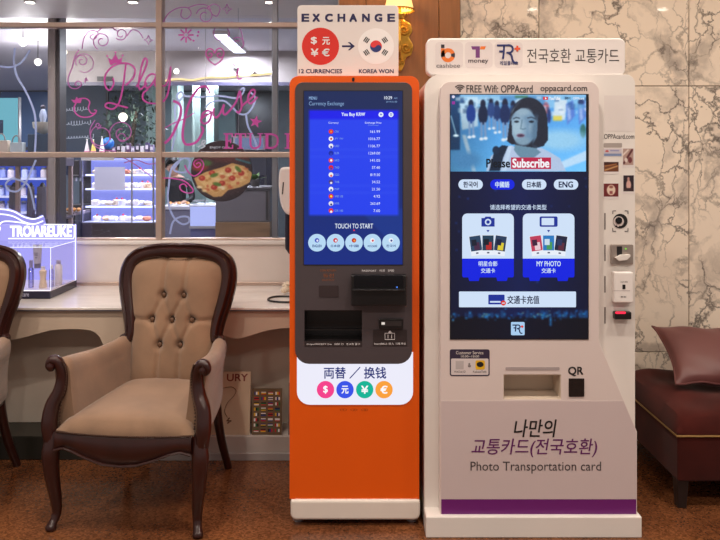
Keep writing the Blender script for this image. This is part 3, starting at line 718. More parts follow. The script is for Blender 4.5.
    v.ell(516.6, 121.6, 2.4, 1.05, (30, 40, 56)); v.ell(531.4, 121.6, 2.6, 1.1, (30, 40, 56)); v.line([(522, 120), (521, 127), (520.6, 128.6), (523.4, 129.2), (525.6, 128.4)], .9, (86, 116, 140), .8)
    v.ell(520.6, 135.4, 4.0, 1.9, (120, 90, 116), .8); v.ell(520.8, 135.5, 2.8, .8, (58, 44, 66), .6); v.poly([(538, 118), (541, 112), (546, 118), (547.6, 138), (544, 145.6), (538, 146.5), (533, 144.5), (537, 136)], (32, 38, 54)); v.poly([(507.2, 141), (509.5, 122), (511.6, 120), (512, 134), (515, 141), (516, 144.6), (511, 144)], (32, 38, 54))
    v.noise(16, .7).blur(.28)
    v.rect(511, 157.4, 551, 168.8, (186, 32, 72)); v.rect(586, 94, 587, 172, (8, 14, 40))
    v.rect(543, 96.6, 548, 100, (216, 30, 44)); v.poly([(545, 97.2), (545, 99.4), (546.8, 98.3)], (250, 250, 250)); v.ell(453.4, 96.8, 1.5, 1.5, (220, 215, 235)); v.rect(452, 101.2, 454.8, 104.5, (150, 40, 150))
    v.build('screen_video', sc, S - .0006, attr_mat('display'))
    S2 = S - .0008
    txt(sc, 'Please', (486.4, 159, 509.8, 167.4), S2, emit('video_black', (16, 22, 34)), 0.03); txt(sc, 'Subscribe', (512.6, 158.8, 549, 167.4), S2, emit('video_white', (245, 245, 250)), 0.03)
    txt(sc, 'YouTube', (549, 96.8, 560, 100), S2, emit('video_white', (245, 245, 250)), .02); txt(sc, '오빠카드', (565, 97, 571, 99.6), S2, emit('video_black', (16, 22, 34)), .02); txt(sc, 'OPPAcard', (573, 97.2, 584, 99.6), S2, emit('video_white', (245, 245, 250)))
    w = Canvas(450.5, 171.5, 588, 338.8, 1.25)
    g = np.clip((w.gy - 171) / 168, 0, 1)[..., None]; cxg = np.abs(w.gx - 519)[..., None] / 69
    w.a = np.array([6, 18, 62.]) * (1 - g) + np.array([6, 20, 58.]) * g; w.a *= (1.25 - .5 * cxg); w.a[w.gy > 316] *= .45
    for _ in range(30): w.ell(random.uniform(451, 588), random.uniform(173, 288), .6, .6, (40, 90, 190))
    for i in range(60):
        a = random.uniform(451, 587); hh = random.uniform(2, 8); w.rect(a, 316 - hh * .8, a + random.uniform(1, 4), 318, (14, 60, 110), .7); 
    for i in range(70): a = random.uniform(451, 587); b = random.gauss(315.5, 2.2); w.ell(a, b, random.uniform(.5, 1.4), .6, random.choice([(40, 150, 210), (120, 160, 150), (20, 110, 190)]))
    w.rect(549, 316, 551, 326, (30, 110, 170), .7)
    w.blur(.5); w.build('screen_picture', sc, S - .0006, attr_mat('display'))
    pale = emit('screen_paper', (206, 224, 247)); nav = emit('screen_ink', (14, 26, 66)); blu = emit('screen_bright_blue', (8, 32, 222))
    for a, lab, on in ((458.4, '한국어', 0), (490.2, '中國語', 1), (522, '日本語', 0), (553.8, 'ENG', 0)):
        b = flat(sc, 'language_button', pxr(a, 179.4, a + 24.4, 189.6, S2, 5), S2, blu if on else pale, .0003)
        txt(sc, lab, (a + 5, 181.6, a + 19, 187.4), S2 - .0004, pale if on else nav, .03)
    txt(sc, '请选择希望的交通卡类型', (490, 204.6, 546.4, 209.8), S2, pale, .01)
    for a0, two in ((462.2, 0), (522.8, 1)):
        a1 = a0 + 51.6
        flat(sc, 'option_card', pxr(a0, 213.5, a1, 259, S2, (0, 0, 5, 5)), S2, pale, .0003)
        lo = [(a0, 258.5), (a1, 258.5), (a1, 276), (a1 - 1, 277.4), (a1 - 6, 277.4), (a1 - 7, 281), (a1 - 16.5, 281), (a1 - 17.5, 277.4), (a0 + 17.5, 277.4), (a0 + 16.5, 281), (a0 + 7, 281), (a0 + 6, 277.4), (a0 + 1, 277.4), (a0, 276)]
        flat(sc, 'option_footer', [(X(a, S2), Z(b, S2)) for a, b in lo], S2 - .0001, blu, .0004)
        c = (a0 + a1) / 2; S3 = S2 - .0005; deep = emit('screen_deep_blue', (26, 48, 150))
        if not two:
            flat(sc, 'camera_icon', [(X(c + a, S3), Z(b, S3)) for a, b in ((-6.6, 218), (-3.5, 218), (-2.6, 216.6), (2.6, 216.6), (3.5, 218), (6.6, 218), (6.6, 226.6), (-6.6, 226.6))], S3, deep, .0002)
            flat(sc, 'camera_icon_ring', circ(X(c, S3), Z(222, S3), 3.2 * S3 / F, 18), S3 - .0003, pale, .0002); flat(sc, 'camera_icon_eye', circ(X(c, S3), Z(222, S3), 1.8 * S3 / F, 14), S3 - .0006, deep, .0002)
        else:
            flat(sc, 'tablet_icon', pxr(c - 9, 216.4, c + 9, 226.8, S3, 1.5), S3, deep, .0002); flat(sc, 'tablet_icon_glass', pxr(c - 7, 218, c + 5.4, 225.2, S3, .4), S3 - .0003, pale, .0002)
        flat(sc, 'down_arrow', [(X(c + a, S3), Z(b, S3)) for a, b in ((-1.6, 230), (1.6, 230), (0, 232.4))], S3, deep, .0002)
        pal = [((40, 66, 96), (70, 40, 70), (24, 30, 48)), ((30, 60, 84), (180, 40, 40), (16, 26, 40)), ((40, 60, 90), (220, 200, 50), (20, 30, 60))] if not two else [((190, 60, 90), (230, 200, 210), (60, 30, 60)), ((40, 120, 190), (70, 150, 90), (200, 220, 235)), ((30, 34, 60), (90, 40, 60), (40, 50, 90))]
        for i, (dx, rot) in enumerate(((-12, .14), (12, -.14), (0, 0))):
            S4 = S3 - .0002 * (i + 1); cc = pal[(0, 2, 1)[i]]; cyc = 245 + abs(dx) * .04
            def rq(u, vv): return (X(c + dx + u * math.cos(rot) + vv * math.sin(rot), S4), Z(cyc - u * math.sin(rot) + vv * math.cos(rot), S4))
            def rect_(nm, u0, v0, u1, v1, col, dd): flat(sc, nm, [rq(u0, v0), rq(u1, v0), rq(u1, v1), rq(u0, v1)], S4 - dd, emit('sc_%d_%d_%d' % col, col), .0001)
            rect_('sample_card', -6, -10, 6, 10, (232, 238, 248), 0); rect_('sample_picture', -5.6, -9.6, 5.6, 5.4, cc[0], .00012); rect_('sample_picture', -2, -3, 3.6, 4.6, cc[1], .00024); rect_('sample_picture', -4, -6, 1, 0, cc[2], .00030); rect_('sample_mark', -1, 7, 1.4, 8.4, (60, 60, 90), .00012)
        txt(sc, 'MY PHOTO' if two else '明星合影', (c - (12 if two else 9.4), 261.2, c + (12 if two else 9.4), 266.2), S3, pale, .02); txt(sc, '交通卡', (c - 7, 268.2, c + 7, 273), S3, pale, .02)
    flat(sc, 'recharge_bar', pxr(459, 291.5, 576, 307.2, S2, .8), S2, pale, .0003)
    S3 = S2 - .0004
    flat(sc, 'card_icon', pxr(488.3, 294.6, 504.6, 304.4, S3, .8), S3, emit('screen_deep_blue', (26, 48, 150)), .0002); flat(sc, 'card_icon_strip', pxr(490, 301, 500.5, 302.6, S3), S3 - .0003, pale, .0002)
    flat(sc, 'minus_badge', circ(X(503.4, S3), Z(303, S3), 2.6 * S3 / F, 14), S3 - .0003, emit('screen_badge', (220, 60, 40)), .0002); flat(sc, 'minus_badge', pxr(502, 302.6, 504.8, 303.5, S3), S3 - .0006, pale, .0002)
    txt(sc, '交通卡充值', (507.4, 295.6, 539.2, 303.8), S3, nav, .02)
    flat(sc, 'rail_badge', pxr(511, 322, 524.6, 335.2, S2, 1), S2, emit('badge_blue', (168, 205, 240)), .0003)
    rail_logo(sc, 512.4, 325, .47, S3 - .0002, nav, emit('screen_badge', (220, 60, 40)), 2.4)
    # ---------------- lower controls
    flat(t, 'slot_bar', pxr(505.5, 367, 559.5, 370, DF, 1), DF, mat('bar_grey', (172, 160, 160), 0.4), .0015)
    pk = pocket(X(503.9, DF), X(560.6, DF), DF + .001, DF + .11, Z(399, DF), Z(375, DF), .002).build('card_tray', mat('tray_cream', (214, 198, 180), 0.35), t)
    MB().prism(pxr(568.6, 378.3, 584.2, 396.6, DF, .6), DF - .003, DF).build('scanner_window', mat('scanner_dark', (30, 26, 26), 0.15, var=0.2, vscale=60), t, bevel=0.001)
    txt(t, 'QR', (568.3, 366.8, 583, 376), DF, M_blk, 0.03)
    stk = flat(t, 'service_sticker', pxr(449.8, 349.3, 489.6, 376, DF, 2), DF, mat('sticker_navy', (54, 46, 70), 0.4), .0008)
    flat(stk, 'sticker_panel', pxr(451, 358.5, 488.4, 374.8, DF, 1.2), DF - .0008, mat('sticker_white', (218, 208, 208), 0.4), .0004)
    D3 = DF - .0013
    txt(stk, 'Customer Service', (456, 351, 483.4, 354.2), D3 + .0005, M_shell); txt(stk, '10:00~18:00', (461, 355.2, 479, 357.4), D3 + .0005, M_shell)
    flat(stk, 'blank_code_patch', pxr(455.6, 360.8, 463.6, 369, DF), D3, mat('patch_grey', (190, 182, 182), 0.5), .0003)
    flat(stk, 'chat_icon', pxr(475.4, 360.2, 484.8, 369.4, DF, 1.6), D3, mat('chat_yellow', (232, 184, 34), 0.5), .0003)
    flat(stk, 'chat_bubble', circ(X(480.1, D3), Z(364.4, D3), 3.5 * D3 / F, 16, 2.7 * D3 / F) , D3 - .0004, M_blk, .0003)
    txt(stk, '&', (468, 363, 471, 367), D3, M_ink); txt(stk, 'WeChat ID', (454, 370.6, 465.6, 372.6), D3, M_ink); txt(stk, 'KakaoTalk', (473, 370.6, 486.6, 372.6), D3, M_ink)
    # ---------------- right wing: prints and devices
    DWg = DSH
    txt(t, 'OPPAcard.com', (604, 134, 634.2, 138.8), DWg, M_ink, 0.005)
    flat(t, 'blank_code_patch', pxr(604, 95.5, 634.5, 131.5, DWg, .5), DWg, mat('code_patch', (224, 216, 212), 0.4), .0005)
    flat(t, 'grey_ribbon_print', pxr(603.6, 143, 622, 147.6, DWg, 1), DWg, mat('print_grey', (168, 158, 152), 0.5), .0005)
    pr = attr_mat('print', False)
    def photo(x0_, y0_, x1_, y1_, paint, nm='sample_photo'):
        o = flat(t, nm, pxr(x0_ - .6, y0_ - .6, x1_ + .6, y1_ + (2.6 if nm == 'sample_photo' else .6), DWg, .4), DWg, mat('photo_paper', (226, 218, 216), 0.4), .0008)
        c = Canvas(x0_, y0_, x1_, y1_, 3.0, (120, 80, 70)); paint(c); c.blur(.3); c.build('photo_print', o, DWg - .0010, pr)
    photo(604, 148.6, 621.6, 156, lambda c: c.rect(0, 0, 999, 152, (206, 198, 204)).ell(607, 151.5, 1.6, 1.4, (190, 70, 70)).rect(0, 152, 999, 154, (196, 190, 200)).rect(0, 153.6, 999, 156, (120, 140, 180)).rect(610, 150, 619, 151.4, (150, 150, 190)), 'sample_card')
    photo(623, 148.6, 633.4, 165, lambda c: c.rect(0, 0, 999, 999, (178, 150, 140)).line([(624, 163), (632, 150)], 2, (90, 40, 44)).line([(623, 155), (628, 150)], 1.5, (226, 210, 200)).ell(630, 160, 2, 3, (110, 50, 54)).ell(626, 160, 1.4, 2.4, (228, 214, 206)))
    photo(604, 162, 618.6, 171.6, lambda c: c.rect(0, 0, 999, 166, (70, 34, 26)).rect(0, 165, 999, 999, (112, 64, 40)).line([(605, 170), (617, 166)], 1.4, (196, 150, 100)).line([(605, 166), (616, 164)], 1, (180, 120, 70)))
    photo(623.4, 175.4, 633.8, 191.4, lambda c: c.rect(0, 0, 999, 999, (44, 30, 40)).ell(628.6, 185, 2.4, 5, (214, 170, 160)).ell(628.4, 179, 1.2, 2, (200, 150, 140)).rect(623, 188, 634, 192, (60, 40, 44)))
    photo(603.8, 183.6, 618.4, 196.6, lambda c: c.rect(0, 0, 999, 999, (110, 36, 40)).ell(611, 190, 4.2, 5.2, (226, 206, 186)).ell(611, 187, 2, 1.4, (150, 90, 80)).rect(609.6, 191, 612.4, 194, (150, 80, 80)))
    # camera graphic with corner brackets
    q = lambda a, b: (X(a, DWg), Z(b, DWg)); m = MB()
    for sx, sy in ((1, 1), (1, -1), (-1, 1), (-1, -1)):
        m.ribbon([q(620.3 + sx * 4.4, 221 + sy * 10.2), q(620.3 + sx * 7.6, 221 + sy * 10.2), q(620.3 + sx * 7.6, 221 + sy * 7)], .0028, DWg - .0016, smooth=False)
    m.build('corner_brackets', M_ink, t)
    cm = MB().lathe([(7.2 * DWg / F, 0), (7.2 * DWg / F, -.002)], (X(620.2, DWg), DWg, Z(221, DWg)), 28, 'y').build('camera_plate', M_blk, t)
    MB().prism([q(*p) for p in circ(618.4, 221.4, 5.2, 24)], DWg - .003, DWg - .002).build('camera_plate_disc', M_front, cm); MB().lathe([(3.4 * DWg / F, 0), (3.4 * DWg / F, -.006), (2.4 * DWg / F, -.007)], (X(618.4, DWg), DWg, Z(220.4, DWg)), 20, 'y').build('camera_lens', mat('lens_black', (12, 12, 16), 0.1), cm)
    for cx, cy in ((616, 226.2), (619.6, 226.6), (622.8, 225.4)): MB().prism([q(*p) for p in circ(cx, cy, 1.0, 10)], DWg - .0036, DWg - .002).build('camera_dot', M_blk, cm)
    for a in (213, 244.6, 276, 307): MB().prism(pxr(604.2, a, 605.6, a + 16.5, DWg, .3), DWg - .001, DWg).build('vent_slit', mat('slit_grey', (120, 112, 110), 0.5), t)
    cr = MB().prism(pxr(610, 244, 632, 264, DWg, 1.2), DWg - .014, DWg).build('card_reader', mat('reader_grey', (168, 156, 148), 0.35, 0.5), t, bevel=0.002)
    dr = DWg - .014
    flat(cr, 'reader_slot', pxr(616.8, 246.4, 622, 260, dr, .3), dr, M_blk, .001); MB().prism([(X(a, dr), Z(b, dr)) for a, b in ((614, 257.4), (620, 254.4), (629, 254.2), (629, 256), (625.5, 259.6), (618, 260.4))], dr - .016, dr).build('reader_tongue', M_shell, cr, bevel=0.001)
    MB().sphere(W(625.8, 248.8, dr), .0035, 10, 6).build('green_led', emit('green_led', (120, 210, 60), 1.2), cr)
    pr_ = MB().prism(pxr(611.3, 271, 630.5, 301.5, DWg, 1.5), DWg - .03, DWg).build('reader_box', mat('device_white', (236, 230, 226), 0.3), t, bevel=0.005, seg=3)
    d5 = DWg - .03
    flat(pr_, 'sensor', pxr(622.4, 284.6, 625.4, 289.2, d5, .4), d5, M_blk, .001); txt(pr_, 'KS-901', (621, 296, 626, 297.6), d5, M_ink, .02); txt(pr_, 'SCAN HERE', (620.4, 281, 627.6, 282.6), d5, M_ink); flat(pr_, 'panel_line', pxr(613.4, 290.5, 630, 291, d5), d5, mat('bar_grey', (172, 160, 160), 0.4), .0005)
    rs = MB().prism(pxr(612.4, 310.6, 629, 318, DWg, 1), DWg - .028, DWg).build('code_scanner', M_black, t, bevel=0.004, seg=2)
    flat(rs, 'red_light', pxr(615.4, 311.6, 625.6, 313.8, DWg - .028, .8), DWg - .028, emit('scanner_red', (255, 40, 70), 1.6), .001)
    return t
white_kiosk()

# ================================================================== ARMCHAIRS
M_mah = mat('mahogany', (46, 18, 15), 0.28, var=0.25, vscale=14, stretch=(1, 1, 0.3), coat=0.2)
M_vel = mat('tan_velvet', (134, 104, 80), 0.85, var=0.22, vscale=5, bump=0.15, bscale=220, sheen=0.35)
M_btn = mat('button_brown', (104, 74, 54), 0.6)
M_nail = mat('nail_trim', (70, 48, 38), 0.4, 0.3)
def back_y(z): return 0.165 + (z - 0.40) * 0.24
def make_chair():
    t = thing('armchair', 'tan velvet armchair with buttoned back and carved dark wood frame before the counter', 'armchair', (0, 0, 0), 'matching armchairs')
    # cabriole front legs and splayed rear legs
    for s in (-1, 1):
        p = crom([(s * .285, -.292, .375), (s * .296, -.306, .30), (s * .292, -.306, .21), (s * .282, -.294, .11), (s * .280, -.292, .055), (s * .288, -.312, .02), (s * .291, -.322, .0)], 5)
        rr = [np.interp(i / (len(p) - 1), [0, .17, .34, .55, .78, .9, 1], [.026, .034, .028, .020, .016, .021, .017]) for i in range(len(p))]
        MB().tube(p, rr, 12, up=(0, 1, 0)).build('leg', M_mah, t, smooth=True)
        p = crom([(s * .205, .19, .40), (s * .21, .20, .30), (s * .222, .235, .15), (s * .238, .295, .0)], 5)
        MB().tube(p, [np.interp(i / (len(p) - 1), [0, .4, 1], [.026, .022, .017]) for i in range(len(p))], 10, up=(0, 1, 0)).build('leg', M_mah, t, smooth=True)
        # arm post: S-board ending in a scroll that curls outward
        p = crom([(s * .296, -.296, .33), (s * .306, -.298, .40), (s * .300, -.284, .47), (s * .280, -.268, .52), (s * .272, -.262, .57), (s * .276, -.268, .615), (s * .290, -.276, .643), (s * .308, -.280, .642), (s * .316, -.281, .624), (s * .308, -.282, .611), (s * .299, -.282, .617)], 5)
        rr = [np.interp(i / (len(p) - 1), [0, .12, .3, .5, .7, .9, 1], [.028, .03, .026, .021, .018, .012, .008]) for i in range(len(p))]
        ap = MB().tube(p, [(r, r * 1.15) for r in rr], 12, up=(0, 1, 0)).build('arm_post', M_mah, t, smooth=True)
        MB().lathe([(.004, -.03), (.013, -.026), (.013, .024), (.004, .028)], (s * .302, -.278, .624), 14, 'y').build('scroll', M_mah, ap, smooth=True)
        m = MB()
        for q in crom([(s * .268, -.292, .40), (s * .268, -.284, .47), (s * .252, -.276, .54), (s * .250, -.276, .60), (s * .262, -.282, .64)], 6): m.sphere(q, .0042, 6, 4)
        tag(m.build('nail_trim', M_nail, ap), kind='stuff')
        # upholstered arm: closed loft running back
        def arm(u, v, s=s):
            sec = [(-.215, .36), (-.225, .45), (-.235, .54), (-.240, .595), (-.255, .628), (-.280, .638), (-.302, .622), (-.308, .59), (-.300, .53), (-.292, .45), (-.288, .345), (-.25, .335)]
            x, z = crom(sec, 3, True)[int(round(u * 36)) % 36]
            yy = -.262 + v * .47
            inn = .055 * v ** 1.6
            if z > .55: z += .012 * math.cos(v * PI * 1.0) - .015 * math.sin(v * PI)
            # round the front face slightly
            e = 1 - .10 * max(0, 1 - v / .06) ** 2
            return (-s * ((x + .265) * e - .265 + inn), yy, .49 + (z - .49) * e)
        m = MB().grid(arm, 36, 22, True)
        m.f.append(tuple(range(0, 36 * 22, 22))[::-1]); m.f.append(tuple(range(21, 36 * 22, 22)))
        m.build('arm_pad', M_vel, t, smooth=True)
    # seat cushion
    def seat(u, v):
        uu = 2 * u - 1; vv = v
        hw = .272 - .06 * vv
        y = (-.312 - .03 * (1 - uu * uu)) * (1 - vv) + .21 * vv
        r = max(abs(uu), abs(2 * vv - 1)); edge = max(0, 1 - abs(uu) ** 6) * max(0, 1 - abs(2 * vv - 1) ** 8)
        return (uu * hw, y, .385 + .075 * edge ** .45 * (1 - .25 * abs(uu) ** 2 - .12 * (1 - vv)))
    m = MB().grid(seat, 30, 30)
    n = len(m.v); per = [i * 30 for i in range(30)] + [29 * 30 + j for j in range(1, 30)] + [i * 30 + 29 for i in range(28, -1, -1)] + [j for j in range(28, 0, -1)]
    low = [(m.v[i][0] * .985, m.v[i][1] * .985, .355) for i in per]; o = len(m.v); m.v += low
    for k in range(len(per)): m.f.append((per[k], per[(k + 1) % len(per)], o + (k + 1) % len(per), o + k))
    m.f.append(tuple(range(o, o + len(per)))); m.build('seat', M_vel, t, smooth=True)
    # front rail with serpentine lower edge
    def bow(x): return -.322 - .03 * (1 - (x / .28) ** 2)
    m = MB(); xs = np.linspace(-.268, .268, 41); vs_ = []; fs = []
    for x in xs:
        a = abs(x) / .268; zb = float(np.interp(a, [0, .25, .5, .72, .86, 1.0], [.272, .277, .296, .318, .325, .312])); zt = .382
        y = bow(x); vs_ += [(x, y, zb), (x, y - .008, zb + .012), (x, y - .008, zt - .012), (x, y, zt), (x, y + .03, zt), (x, y + .03, zb)]
    for i in range(40):
        for k in range(6): fs.append((i * 6 + k, i * 6 + (k + 1) % 6, (i + 1) * 6 + (k + 1) % 6, (i + 1) * 6 + k))
    fs += [tuple(range(5, -1, -1)), tuple(40 * 6 + k for k in range(6))]
    rl = m.add(vs_, fs).build('front_rail', M_mah, t, smooth=True)
    m = MB(); m.tube([(x, bow(x) - .012, float(np.interp(abs(x) / .268, [0, .25, .5, .72, .86, 1.0], [.272, .277, .296, .318, .325, .312])) + .004) for x in xs], .005, 6); m.build('rail_bead', M_mah, rl, smooth=True)
    m = MB()
    for x in np.linspace(-.26, .26, 62): m.sphere((x, bow(x) - .004, .385), .0042, 6, 4)
    tag(m.build('nail_trim', M_nail, rl), kind='stuff')
    for s in (-1, 1): MB().tube([(s * .28, -.29, .352), (s * .215, .19, .352)], [(.014, .03)] * 2, prof=[(-1, -1), (1, -1), (1, 1), (-1, 1)]).build('side_rail', M_mah, t, bevel=0.004)
    MB().box(-.2, .2, .17, .2, .32, .39).build('rear_rail', M_mah, t, bevel=0.004)
    # back: carved frame
    half = [(.222, .615), (.217, .64), (.218, .67), (.228, .72), (.244, .78), (.256, .84), (.260, .89), (.253, .935), (.232, .968), (.19, .992), (.12, 1.006), (.05, 1.010)]
    half = [(x - .018, z - .008) for x, z in half]
    line = half + [(0, 1.001)] + [(-x, z) for x, z in half[::-1]]
    pts = [(x, back_y(z), z) for x, z in crom(line, 5)]
    prof = [(-1, -.7), (-1, .1), (-.72, .55), (-.45, .35), (-.15, .95), (.35, 1.0), (.78, .6), (1, .0), (1, -.7)]
    prof = [(-p, q_) for p, q_ in prof]
    n = len(pts)
    wd = [float(np.interp(abs(i / (n - 1) - .5) * 2, [0, .35, .6, .85, 1], [.034, .037, .036, .031, .026])) for i in range(n)]
    bf = MB().tube(pts, [(w_, .026) for w_ in wd], up=(0, -1, .2), prof=prof).build('back_frame', M_mah, t, smooth=True)
    for s in (-1, 1):
        sp = [(s * (.222 + (.030 - .0022 * k) * math.cos(k * .62 + 2.2) * 1.0), back_y(.605) - .012, .618 + (.030 - .0022 * k) * math.sin(k * .62 + 2.2) - .004) for k in range(13)]
        MB().tube(crom(sp, 3), [.011 - .005 * i / 36 for i in range(37)], 8, up=(0, -1, 0)).build('scroll', M_mah, bf, smooth=True)
        MB().lathe([(.004, -.02), (.02, -.014), (.02, .014), (.004, .02)], (s * .222, back_y(.61), .614), 16, 'y').build('scroll_boss', M_mah, bf, smooth=True)
    # buttoned upholstery
    btn = [(-.047, .808), (.047, .808), (-.093, .70), (0, .70), (.093, .70), (-.047, .593), (.047, .593)]
    cre = [(btn[0], btn[2]), (btn[0], btn[3]), (btn[1], btn[3]), (btn[1], btn[4]), (btn[2], btn[5]), (btn[3], btn[5]), (btn[3], btn[6]), (btn[4], btn[6]),
           (btn[0], (-.05, .97)), (btn[1], (.05, .97)), (btn[5], (-.05, .40)), (btn[6], (.05, .40)), (btn[2], (-.20, .70)), (btn[4], (.20, .70))]
    def hw(z): return float(np.interp(z, [.40, .55, .63, .70, .77, .84, .89, .93, .955, .97], [.185, .190, .192, .196, .208, .220, .224, .214, .19, .13]))
    def upz(v): return .40 + v * .573
    def pan(u, v):
        z = upz(v); x = (2 * u - 1) * hw(z); uu = 2 * u - 1
        d = .05 * (1 - abs(uu) ** 2.6) ** .6 * (1 - abs(2 * v - 1) ** 8) + .004
        for (a, b) in btn: d -= .026 * math.exp(-((x - a) ** 2 + (z - b) ** 2) / .00035)
        for (p0, p1) in cre:
            dx, dz = p1[0] - p0[0], p1[1] - p0[1]; tt = max(0, min(1, ((x - p0[0]) * dx + (z - p0[1]) * dz) / (dx * dx + dz * dz)))
            dd = math.hypot(x - p0[0] - tt * dx, z - p0[1] - tt * dz); d -= .009 * math.exp(-dd * dd / .00009)
        return (x, back_y(z) + .004 - d, z)
    m = MB().grid(pan, 64, 80)
    bu = m.build('back_upholstery', M_vel, t, smooth=True)
    for (a, b) in btn: MB().sphere((a, back_y(b) - .028, b), (.0105, .006, .0115), 12, 8).build('button', M_btn, bu, smooth=True)
    # outside back cover
    MB().grid(lambda u, v: ((2 * u - 1) * (hw(upz(v)) + .012), back_y(upz(v)) + .018 + .01 * (1 - (2 * u - 1) ** 2), upz(v)), 12, 20).build('back_cover', M_vel, t, smooth=True)
    m = MB()
    ed = [(hw(z) - .004, z) for z in np.linspace(.63, .95, 34)]
    for s in (-1, 1):
        for x, z in ed: m.sphere((s * x, back_y(z) - .016, z), .004, 6, 4)
    for x in np.linspace(-.18, .18, 36): m.sphere((x, back_y(.966) - .016, .966 - .008 * math.cos(x * 32)), .004, 6, 4)
    tag(m.build('nail_trim', M_nail, bf), kind='stuff')
    return t
chair = make_chair()
chair.location = (-0.872, 3.06, 0); chair.rotation_euler = (0, 0, math.radians(-5.2))
chair['label'] = 'tan velvet armchair with buttoned back beside the orange kiosk'
c2 = copy_tree(chair); c2.location = (-1.845, 3.07, 0); c2.rotation_euler = (0, 0, math.radians(-2))
c2['label'] = 'matching tan velvet armchair in front of the lit cosmetics display'

# ================================================================== VELVET BENCH AND PILLOW
def bench():
    M_b = mat('burgundy_velvet', (66, 18, 12), 0.85, spec=0.15, var=0.35, vscale=5, sheen=0.08, bump=0.1, bscale=150)
    x0, x1, y0, y1 = 1.29, 2.7, 2.93, 3.62
    t = thing('velvet_bench', 'low burgundy velvet bench with dark legs against the marble wall', 'bench', (2.0, 3.28, 0))
    MB().box(x0 + .004, x1, y0, y1, .115, .30).build('base', M_b, t, bevel=0.008, seg=2)
    def top(u, v):
        x = x0 + u * (x1 - x0); y = y0 + v * (y1 - y0); e = (1 - abs(2 * u - 1) ** 14) * (1 - abs(2 * v - 1) ** 8)
        bmp = .010 * math.sin(x * 21) * math.sin(y * 17)
        return (x, y, .315 + (.085 + bmp) * max(e, 0) ** .5)
    m = MB().grid(top, 50, 30); nv = 30; nu = 50
    per = [i * nv for i in range(nu)] + [(nu - 1) * nv + j for j in range(1, nv)] + [i * nv + nv - 1 for i in range(nu - 2, -1, -1)] + [j for j in range(nv - 2, 0, -1)]
    o = len(m.v); m.v += [(m.v[i][0], m.v[i][1], .302) for i in per]
    for k in range(len(per)): m.f.append((per[k], per[(k + 1) % len(per)], o + (k + 1) % len(per), o + k))
    m.f.append(tuple(range(o, o + len(per)))); cu = m.build('seat_cushion', M_b, t, smooth=True)
    MB().tube([(x0 - .002, y1, .302), (x0 - .002, y0 - .003, .302), (x1, y0 - .003, .302)], .0045, 6).build('brass_piping', mat('antique_piping', (150, 118, 70), 0.4, 0.6), cu)
    for lx in (x0 + .03, x1 - .05):
        for ly in (y0 + .035, y1 - .05):
            MB().tube([(lx, ly, 0), (lx, ly, .116)], [(.018, .018), (.024, .024)], prof=[(-1, -1), (1, -1), (1, 1), (-1, 1)], up=(0, 1, 0)).build('leg', mat('espresso_wood', (34, 22, 20), 0.4, var=0.2), t, bevel=0.003)
    return t
bench()
def pillow():
    Mp = mat('mauve_satin', (96, 50, 48), 0.45, var=0.08, vscale=6, sheen=0.1, bump=0.25, bscale=9)
    base = Vector((1.655, 3.29, .395))
    t = thing('satin_pillow', 'shiny dusty mauve pillow leaning on the marble wall above the bench', 'pillow', base)
    hw, hh = .25, .185; tilt = math.radians(61)
    def f(side):
        def g(u, v):
            a, b = 2 * u - 1, 2 * v - 1
            e = max(0, (1 - abs(a) ** 2.2)) * max(0, (1 - abs(b) ** 2.2))
            pin = 1 - .10 * (1 - abs(a) ** 2) * abs(b) ** 3; pin2 = 1 - .10 * (1 - abs(b) ** 2) * abs(a) ** 3
            wr = .006 * math.sin(9 * a + 6 * b) * (abs(b) ** 2)
            th = side * (.062 * e ** .42) + wr
            x, h = a * hw * pin2, b * hh * pin
            y = -th; roll = math.radians(-4); x, h = x * math.cos(roll) - h * math.sin(roll), x * math.sin(roll) + h * math.cos(roll)
            return (base.x + x, base.y + .03 + h * math.sin(tilt) + y * math.cos(tilt), base.z + .125 + h * math.cos(tilt) - y * math.sin(tilt) * 1)
        return g
    m = MB().grid(f(1), 36, 28); m.grid(f(-1), 36, 28); c = m.build('cover', Mp, t, smooth=True)
    ring = [f(1)(u, 0) for u in np.linspace(0, 1, 30)] + [f(1)(1, v) for v in np.linspace(0, 1, 22)[1:]] + [f(1)(u, 1) for u in np.linspace(1, 0, 30)[1:]] + [f(1)(0, v) for v in np.linspace(1, 0, 22)[1:-1]]
    MB().tube(ring, .0045, 6, closed=True).build('piped_seam', Mp, c, smooth=True)
pillow()

